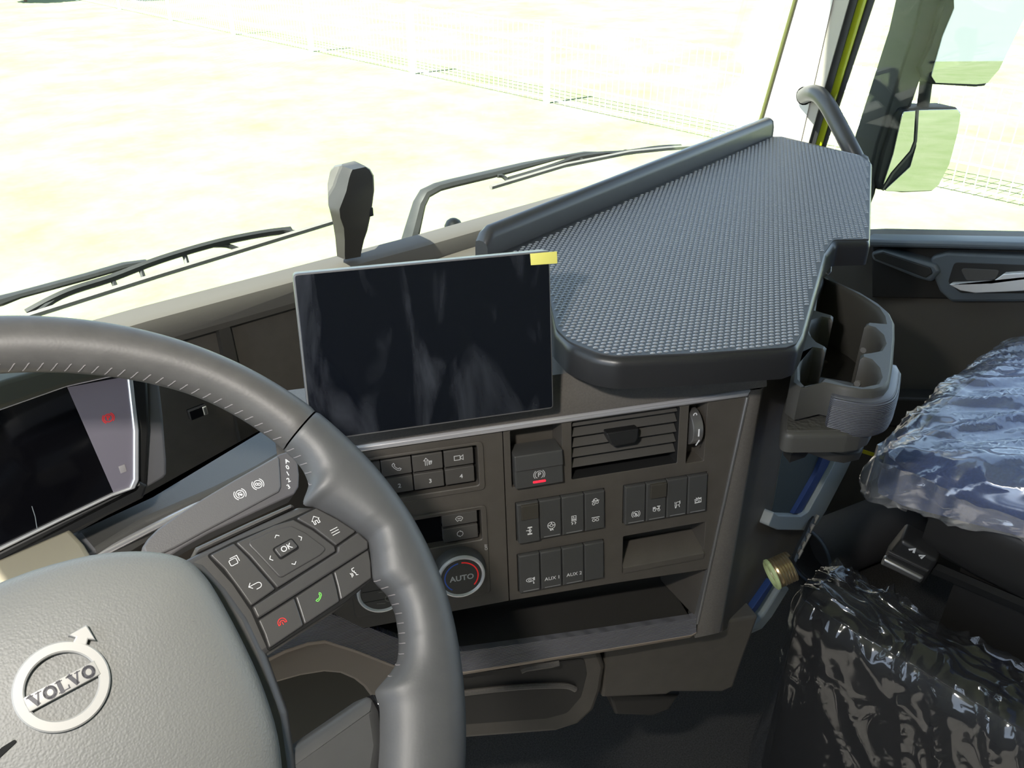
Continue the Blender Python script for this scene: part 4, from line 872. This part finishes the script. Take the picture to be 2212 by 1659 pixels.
# lower shelf, side wall and ribbed badge
FH2 = Frame((.75, .30, Z(-.458)), (1, 0, 0), (0, 1, 0))
sh = FH2.poly(c6([(520, 1000), (900, 1060), (1190, 1150), (1100, 1350), (1070, 1400), (1000, 1435), (900, 1450), (430, 1455), (440, 1250)]))
part('lower_shelf', off(tw_(slab(rnd(sh, .01, 4), -.022, 0, .006, True), FH2), FH_.o), HOLDER, ch)
part('shelf_grip', off(tw_(slab(rnd(FH2.poly(c6([(480, 1220), (700, 1215), (740, 1330), (1000, 1400), (1040, 1395), (960, 1425), (456, 1432)]), .0005), .004, 3), -.002, .0012, .0006), FH2), FH_.o), mk('shelf_grip', (.06, .058, .05), .8, bump=1, bscale=250, bkind='voronoi', dist=.001), ch)
pth = [V((*p, 0)) for p in FH_.poly(c6([(1236, 900), (1222, 1000), (1205, 1075), (1172, 1118), (1100, 1140), (1000, 1142), (880, 1122), (800, 1104)]))]
pth = smooth_path(pth, 5); rg, rg2 = [], []
for i, p in enumerate(pth):
    t_ = (pth[min(i+1, len(pth)-1)]-pth[max(i-1, 0)]).normalized(); o_ = V((t_.y, -t_.x, 0)); o_ = o_ if o_.dot(p-V((.0, .05, 0))) > 0 else -o_
    e = min(1, min(i, len(pth)-1-i)/2.0); k = .55+.45*e
    rg.append([p+o_*(a*k)+V((0, 0, b if b > -.03 else -.03+(b+.03)*k)) for a, b in ((-.004, -.009), (.006, -.009), (.0095, -.0125), (.0108, -.02), (.0108, -.040), (.0095, -.047), (.006, -.0505), (-.004, -.0505))])
part('ribbed_badge', bridge(rg, True, True, True), RIBH, ch, 50, label='blue grey ribbed front badge')

# ------------------------------------------------------------------ sensor housing at the windscreen foot
SY = .955
lv = [((729, 560), (744, 560), (783, 554)), ((728, 552), (743, 552), (784, 546)), ((725, 520), (743, 520), (790, 520)), ((721, 497), (741, 492), (797, 500)), ((716, 475), (733, 470), (803, 472)), ((710, 450), (731, 452), (807, 450)), ((709, 413), (746, 413), (812, 413)), ((714, 382), (752, 386), (811, 380)), ((722, 364), (756, 374), (803, 366)), ((738, 357), (760, 366), (793, 360))]
rings = []; 
for L_, Rg, Rt in lv:
    c = ony(*Rg, SY); r_ = ony(*Rt, SY); l_ = onx(*L_, c.x-.004); l_.z = c.z+.002
    k = V((r_.x-.004, l_.y+.006, r_.z+.004))
    ring = [l_, l_*.12+c*.88, c*.985+r_*.015-V((0, .0012, 0)), c*.9+r_*.1-V((0, .0016, 0)), c*.1+r_*.9, r_+V((0, .004, 0)), k, l_+V((.006, .008, 0))]
    rings.append(ring)
SL = rings[0][1].copy()
sh_ = thing('sensor_housing', 'upright faceted grey sensor housing at the foot of the windscreen', 'sensor', loc=SL)
part('housing_shell', off(bridge(rings, True, True, True), SL), mk('sensor_shell', (.034, .031, .026), .42), sh_, 35)
cq = ony(803, 458, SY)
part('side_clip', off(box(cq.x-.004, cq.x+.003, cq.y, cq.y+.01, cq.z-.006, cq.z+.006, .001), SL), BLACK, sh_)

# ------------------------------------------------------------------ wipers outside the glass
def wpt(x, y, Y=1.075): return ony(x, y, Y)
def wiper(name, label, arm, armr, bow, blade, extra=()):
    L_ = wpt(*arm[0]); t = thing(name, label, 'wiper', loc=L_, group='windscreen wipers')
    part('wiper_arm', off(tube([wpt(*p) for p in arm], armr, 8, flat=.6), L_), WIPER, t)
    part('wiper_bow', off(tube(smooth_path([wpt(*p, 1.062) for p in bow], 4), .0055, 6), L_), WIPER, t)
    part('blade_rubber', off(tube([wpt(*p, 1.05) for p in blade], .0045, 6), L_), mk('blade_grey', (.10, .095, .09), .5), t)
    for p, q in extra: part('yoke', off(tube(smooth_path([wpt(*p, 1.062), wpt((p[0]+q[0])/2, (p[1]+q[1])/2-5, 1.06), wpt(*q, 1.052)], 3), .0035, 6), L_), WIPER, t)
wiper('windscreen_wiper', 'long windscreen wiper lying low on the glass left of the sensor housing', [(-160, 688), (0, 650), (41, 637), (185, 598), (268, 574), (316, 566)], [.010, .010, .0075, .0075, .0075, .006], [(58, 676), (110, 648), (161, 626), (240, 601), (343, 562), (460, 527), (560, 506), (628, 497)], [(40, 690), (350, 592), (716, 480), (735, 474)], [((160, 628), (75, 680)), ((240, 604), (250, 622)), ((300, 580), (310, 600)), ((395, 548), (405, 573)), ((460, 530), (520, 541)), ((585, 503), (640, 503))])
wiper('windscreen_wiper', 'cranked windscreen wiper with thick elbow arm right of the sensor housing', [(882, 530), (890, 500), (906, 440), (918, 418), (945, 404), (975, 396), (1060, 376), (1135, 357), (1200, 342), (1262, 331), (1300, 330)], [.018, .017, .014, .013, .012, .012, .012, .010, .006, .006, .004], [(1100, 388), (1180, 364), (1240, 343), (1290, 334), (1350, 330), (1420, 320), (1470, 317)], [(1060, 405), (1220, 357), (1360, 329), (1440, 321), (1526, 315)], [((1075, 380), (1098, 392)), ((1240, 345), (1262, 350)), ((1340, 333), (1360, 329))])
nz = thing('washer_nozzle', 'small black washer nozzle poking up behind the dash rail', 'nozzle', loc=wpt(980, 494))
part('nozzle_cap', off(lathe([(.016, 0), (.016, .006), (.012, .014), (.006, .018), (.001, .019)], 0, 0, 16), V((0, 0, 0))), BLACK, nz)
part('nozzle_collar', lathe([(.019, -.02), (.019, 0), (.016, .002)], 0, 0, 16), WIPER, nz)

# ------------------------------------------------------------------ grab handle on the pillar
gp = [onx(1737, 207, 1.60), onx(1752, 201, 1.575), onx(1770, 206, 1.555), onx(1788, 228, 1.54), onx(1808, 264, 1.53), onx(1830, 306, 1.52), onx(1850, 345, 1.52), onx(1860, 366, 1.525)]; gp.append(gp[-1]+V((.02, .01, -.12))); gp.append(gp[-1]+V((.0, .01, -.05)))
gh = thing('grab_handle', 'curved grey grab handle rising from the dash table to the pillar', 'handle', loc=gp[-1])
part('handle_bar', off(tube(smooth_path(gp, 5), .0155, 14), gp[-1]), GREYMETAL, gh)
part('handle_foot', off(tube([gp[0], gp[0]+V((.012, 0, 0))], [.018, .021], 14), gp[-1]), BLACK, gh)

# ------------------------------------------------------------------ wing mirrors on their arm
MC = onx(1980, 330, 1.86); mn = V((-.50, -.86, .055)).normalized()
FM = Frame(MC, V((-mn.y, mn.x, 0)), V((0, 0, 1))-mn*mn.z)
wm = thing('wing_mirror', 'passenger wing mirror pair on a dark rain-spotted arm outside the side window', 'mirror', frame=FM)
c8 = lambda pts: [(1512+x/3.16, y/3.16) for x, y in pts]
part('mirror_arm', slab(rnd(FM.poly(c8([(1545, -40), (1720, -40), (1690, 60), (1640, 250), (1560, 500), (1530, 560), (1470, 740), (1380, 760), (1330, 900), (1260, 1180), (1230, 1290), (1225, 1330), (1150, 1520), (1080, 1560), (1160, 1270), (1230, 980), (1400, 470), (1480, 230)])), .004, 3), -.09, -.012, .006, True), MIRRORARM, wm)
part('upper_housing', slab(rnd(FM.poly(c8([(1700, -60), (2330, -60), (2230, 120), (2060, 480), (1960, 590), (1900, 596), (1600, 578), (1520, 530), (1500, 460), (1580, 300), (1640, 60)])), .006, 4), -.07, -.004, .006, True), MIRRORARM, wm)
part('upper_glass', slab(rnd(FM.poly(c8([(1730, -60), (2320, -60), (2225, 110), (2050, 470), (1965, 570), (1890, 578), (1610, 568), (1580, 520), (1660, 240), (1735, 60)])), .006, 4), -.006, -.001, .001), MIRROR, wm)
part('lower_housing', slab(rnd(FM.poly(c8([(1380, 752), (1490, 742), (1770, 736), (1800, 770), (1780, 900), (1720, 1130), (1650, 1270), (1600, 1312), (1400, 1322), (1230, 1300), (1212, 1240), (1260, 1040), (1340, 800)])), .006, 4), -.07, -.006, .006, True), MIRRORARM, wm)
lg_ = part('lower_glass', slab(rnd(FM.poly(c8([(1492, 752), (1765, 746), (1788, 780), (1770, 900), (1712, 1120), (1640, 1262), (1590, 1304), (1400, 1312), (1260, 1306), (1440, 1140), (1480, 1000)])), .004, 4), -.008, -.003, .001), MIRROR, wm)
part('wide_angle_glass', slab(rnd(FM.poly(c8([(1395, 762), (1482, 755), (1470, 960), (1440, 1030), (1310, 1180), (1245, 1290), (1320, 1060), (1380, 800)])), .003, 3), -.008, -.002, .001), MIRROR, wm)
part('glass_divider', strokes([FM.poly(c8([(1487, 756), (1474, 965), (1446, 1036), (1316, 1186), (1250, 1296)]))], .005, -.0025, .003), BLACK, wm, 0)
part('strut', tube([V((*FM.uv(*c8([(1585, 745)])[0]), -.03)), V((*FM.uv(*c8([(1610, 560)])[0]), -.03))], .013, 10), MIRRORARM, wm)

# ------------------------------------------------------------------ passenger seat in clear plastic
FLZ = Z(FLOOR)
SLc = V((1.26, .05, FLZ))
ps = thing('passenger_seat', 'blue passenger seat cushion under crumpled clear plastic, on a black base', 'seat', loc=SLc)
def sag(p, d):
    p = p.copy(); fy = (p.y+.35)/.69
    if p.z > Z(-.655): p.z += .03*math.exp(-((p.x-1.27)/.17)**2)-.075*max(0, fy-.55)/.45
    return p
part('seat_cushion', off(rbox(1.0, 1.54, -.35, .345, Z(-.705), Z(-.595), .05, 12, sag), SLc), SEATBLUE, ps, 80)
part('seat_back', off(rbox(1.02, 1.52, -.50, -.36, Z(-.66), Z(.05), .06, 8), SLc), SEATBLUE, ps, 80)
def crumple(p, d):
    a = noise.noise(V((p.x*9, p.y*5, p.z*9)))*.012; q = V((p.x*16+p.y*10, p.y*4-p.x*3, p.z*8))
    rdg = 1-abs(noise.noise(q)); rdg2 = 1-abs(noise.noise(q*2.3+V((5, 1, 2))))
    p = sag(p, d)
    return p+d*(.003+a*.25+.010*rdg**6+.006*rdg2**7)
part('plastic_cover', off(rbox(.994, 1.546, -.355, .352, Z(-.672), Z(-.588), .04, 90, crumple), SLc), FILM2, ps, 80, label='crumpled clear plastic cover')
part('seat_skirt', off(rbox(1.03, 1.50, -.30, .27, Z(-.80), Z(-.70), .02, 6), SLc), SEATBASE, ps, 60)
part('seat_base', off(rbox(1.06, 1.48, -.28, .22, FLZ, Z(-.79), .02, 6), SLc), SEATBASE, ps, 60)
r0, r1 = onx(1990, 1215, 1.035), onx(2260, 1330, 1.035)
part('slide_rail', off(tube([r0, r1], .010, 6), SLc), BLACK, ps)
lvp = onx(1968, 1200, 1.02); FV = Frame(lvp, V((.25, -1, 0)), (0, 0, 1))
lvb = part('height_lever', off(tw_(slab(rnd([(-.034, -.026), (.026, -.034), (.034, .016), (-.018, .03)], .006, 3), -.03, .012, .006, True), FV), SLc), mk('lever_black', (.03, .03, .03), .35), ps)
part('lever_bar', off(tw_(slab(rnd([(-.034, -.022), (.022, -.030), (.024, -.018), (-.032, -.008)], .003, 3), .008, .017, .004), FV), SLc), SILVER, ps)
part('lever_bar', off(tw_(slab(rnd([(-.030, .000), (.026, -.008), (.027, -.004), (-.028, .005)], .001, 3), .010, .0145, .001), FV), SLc), GREYMETAL, ps)
part('lever_mark', off(tw_(strokes([[(-.004, .018), (.002, .022), (.002, .016)], [(.010, .014), (.016, .017), (.013, .011)]], .003, .0122), FV), SLc), PRINT, ps, 0)
hk = [onx(1938, 1062, 1.02), onx(1936, 1082, 1.015), onx(1944, 1096, 1.015), onx(1958, 1102, 1.02)]
part('seat_hook', off(tube(smooth_path(hk, 4), .0025, 6), SLc), SILVER, ps)

# ------------------------------------------------------------------ wrapped black case beside the seat
BL = V((.90, .05, FLZ))
bgt = thing('wrapped_case', 'black upright case in a glossy clear plastic bag on the floor beside the blue seat', 'case', loc=BL)
part('case_body', off(rbox(.858, .955, -.40, .352, FLZ, Z(-.835), .035, 8), BL), BAGBLACK, bgt, 80)
def bag(p, d):
    hgt = (p.z-FLZ)/.43
    rg = lambda v_: 1-abs(noise.noise(v_))
    sy = (p.y-.38)/(1.25-hgt*.55)
    if d.z > .75: k = .004+.010*rg(V((p.x*22, p.y*13, 7)))**5+.006*rg(V((p.x*50, p.y*26, 3)))**5
    else: k = .003+.016*rg(V((p.x*3, sy*10, p.z*1.1)))**11+.010*rg(V((p.x*3+3, sy*19+p.z*2.5, p.z*1.8)))**13+.006*rg(V((p.x*3+9, sy*11-p.z*6, p.z*2.5)))**14
    return p+d*k+V((-.012*(1-hgt)*max(0, -d.x), 0, 0))
part('plastic_bag', off(rbox(.850, .963, -.41, .360, FLZ, Z(-.825), .04, 110, bag), BL), FILM, bgt, 80, label='glossy clear plastic bag')

# ------------------------------------------------------------------ sleeve roll and coiled hose in the footwell
s0, s1 = onz(1748, 1200, -1.185), onz(2010, 1095, -1.185)
sl_ = thing('fabric_roll', 'dark grey rolled sleeve lying in the passenger footwell', 'roll', loc=V((s0.x, s0.y, FLZ)))
Ls = V((s0.x, s0.y, FLZ)); dd = (s1-s0).normalized(); aa = V((0, 0, 1)); bb = dd.cross(aa)
ring = lambda P_, r: [P_+aa*cos(2*pi*j/28)*r+bb*sin(2*pi*j/28)*r for j in range(28)]
part('roll_body', off(bridge([ring(s0+dd*.05, .050), ring(s0, .053), ring(s0-dd*.002, .058), ring(s0, .0635), ring(s0+dd*.01, .064), ring(s1, .066)], True, True, True), Ls), SLEEVE, sl_, 50)
part('roll_piping', off(tube([s0-dd*.002+aa*cos(2*pi*j/36)*.0605+bb*sin(2*pi*j/36)*.0605 for j in range(36)], .0035, 6, closed=True), Ls), SLEEVEEDGE, sl_)
h0, h1 = CAM+ray(1670, 1240)*1.02, CAM+ray(1710, 1222)*1.02
hz = thing('coiled_hose', 'small brassy coiled hose hanging at the side of the dash', 'hose', loc=h0)
ax = (h1-h0); up_ = V((0, 0, 1)); up_ = (up_-ax.normalized()*up_.dot(ax.normalized())).normalized(); sd = ax.normalized().cross(up_)
pts = [h0+ax*(i/84)+(up_*cos(2*pi*i/12)+sd*sin(2*pi*i/12))*.017 for i in range(85)]
part('coil', off(tube(pts, .0022, 6), h0), COPPER, hz)
part('end_ring', off(tube([h0-ax*.05+(up_*cos(2*pi*i/24)+sd*sin(2*pi*i/24))*.017 for i in range(24)], .003, 6, closed=True), h0), mk('pale_green', (.5, .6, .3), .5), hz)
tail = [CAM+ray(x, y)*d_ for x, y, d_ in [(a_, b_, 1.02+.02*i_) for i_, (a_, b_) in enumerate([(1712, 1216), (1720, 1195), (1728, 1178), (1738, 1160), (1746, 1140), (1756, 1120)])]]
part('tail', off(tube(smooth_path([pts[-1]]+tail, 3), .004, 6), h0), BLACK, hz)
for p in tail[1:]: part('tail_bead', off(tube([p-V((.004, .004, .003)), p-V((-.004, .004, -.006))], .0028, 6), h0), SILVER, hz)
# yellow strap at the door foot
y0, y1 = onx(1856, 975, 1.56), onx(1935, 1000, 1.56)
ys_ = thing('yellow_strap', 'thin yellow strap by the foot of the passenger door', 'strap', loc=y0)
part('strap_band', off(plane_solid([y0, y1, y1+V((0, 0, .008)), y0+V((0, 0, .008))], (-.003, 0, 0)), y0), YELLOW, ys_, 0)
part('strap_buckle', off(box(y1.x-.006, y1.x, y1.y-.012, y1.y+.012, y1.z-.004, y1.z+.012, .002), y0), BLACK, ys_)
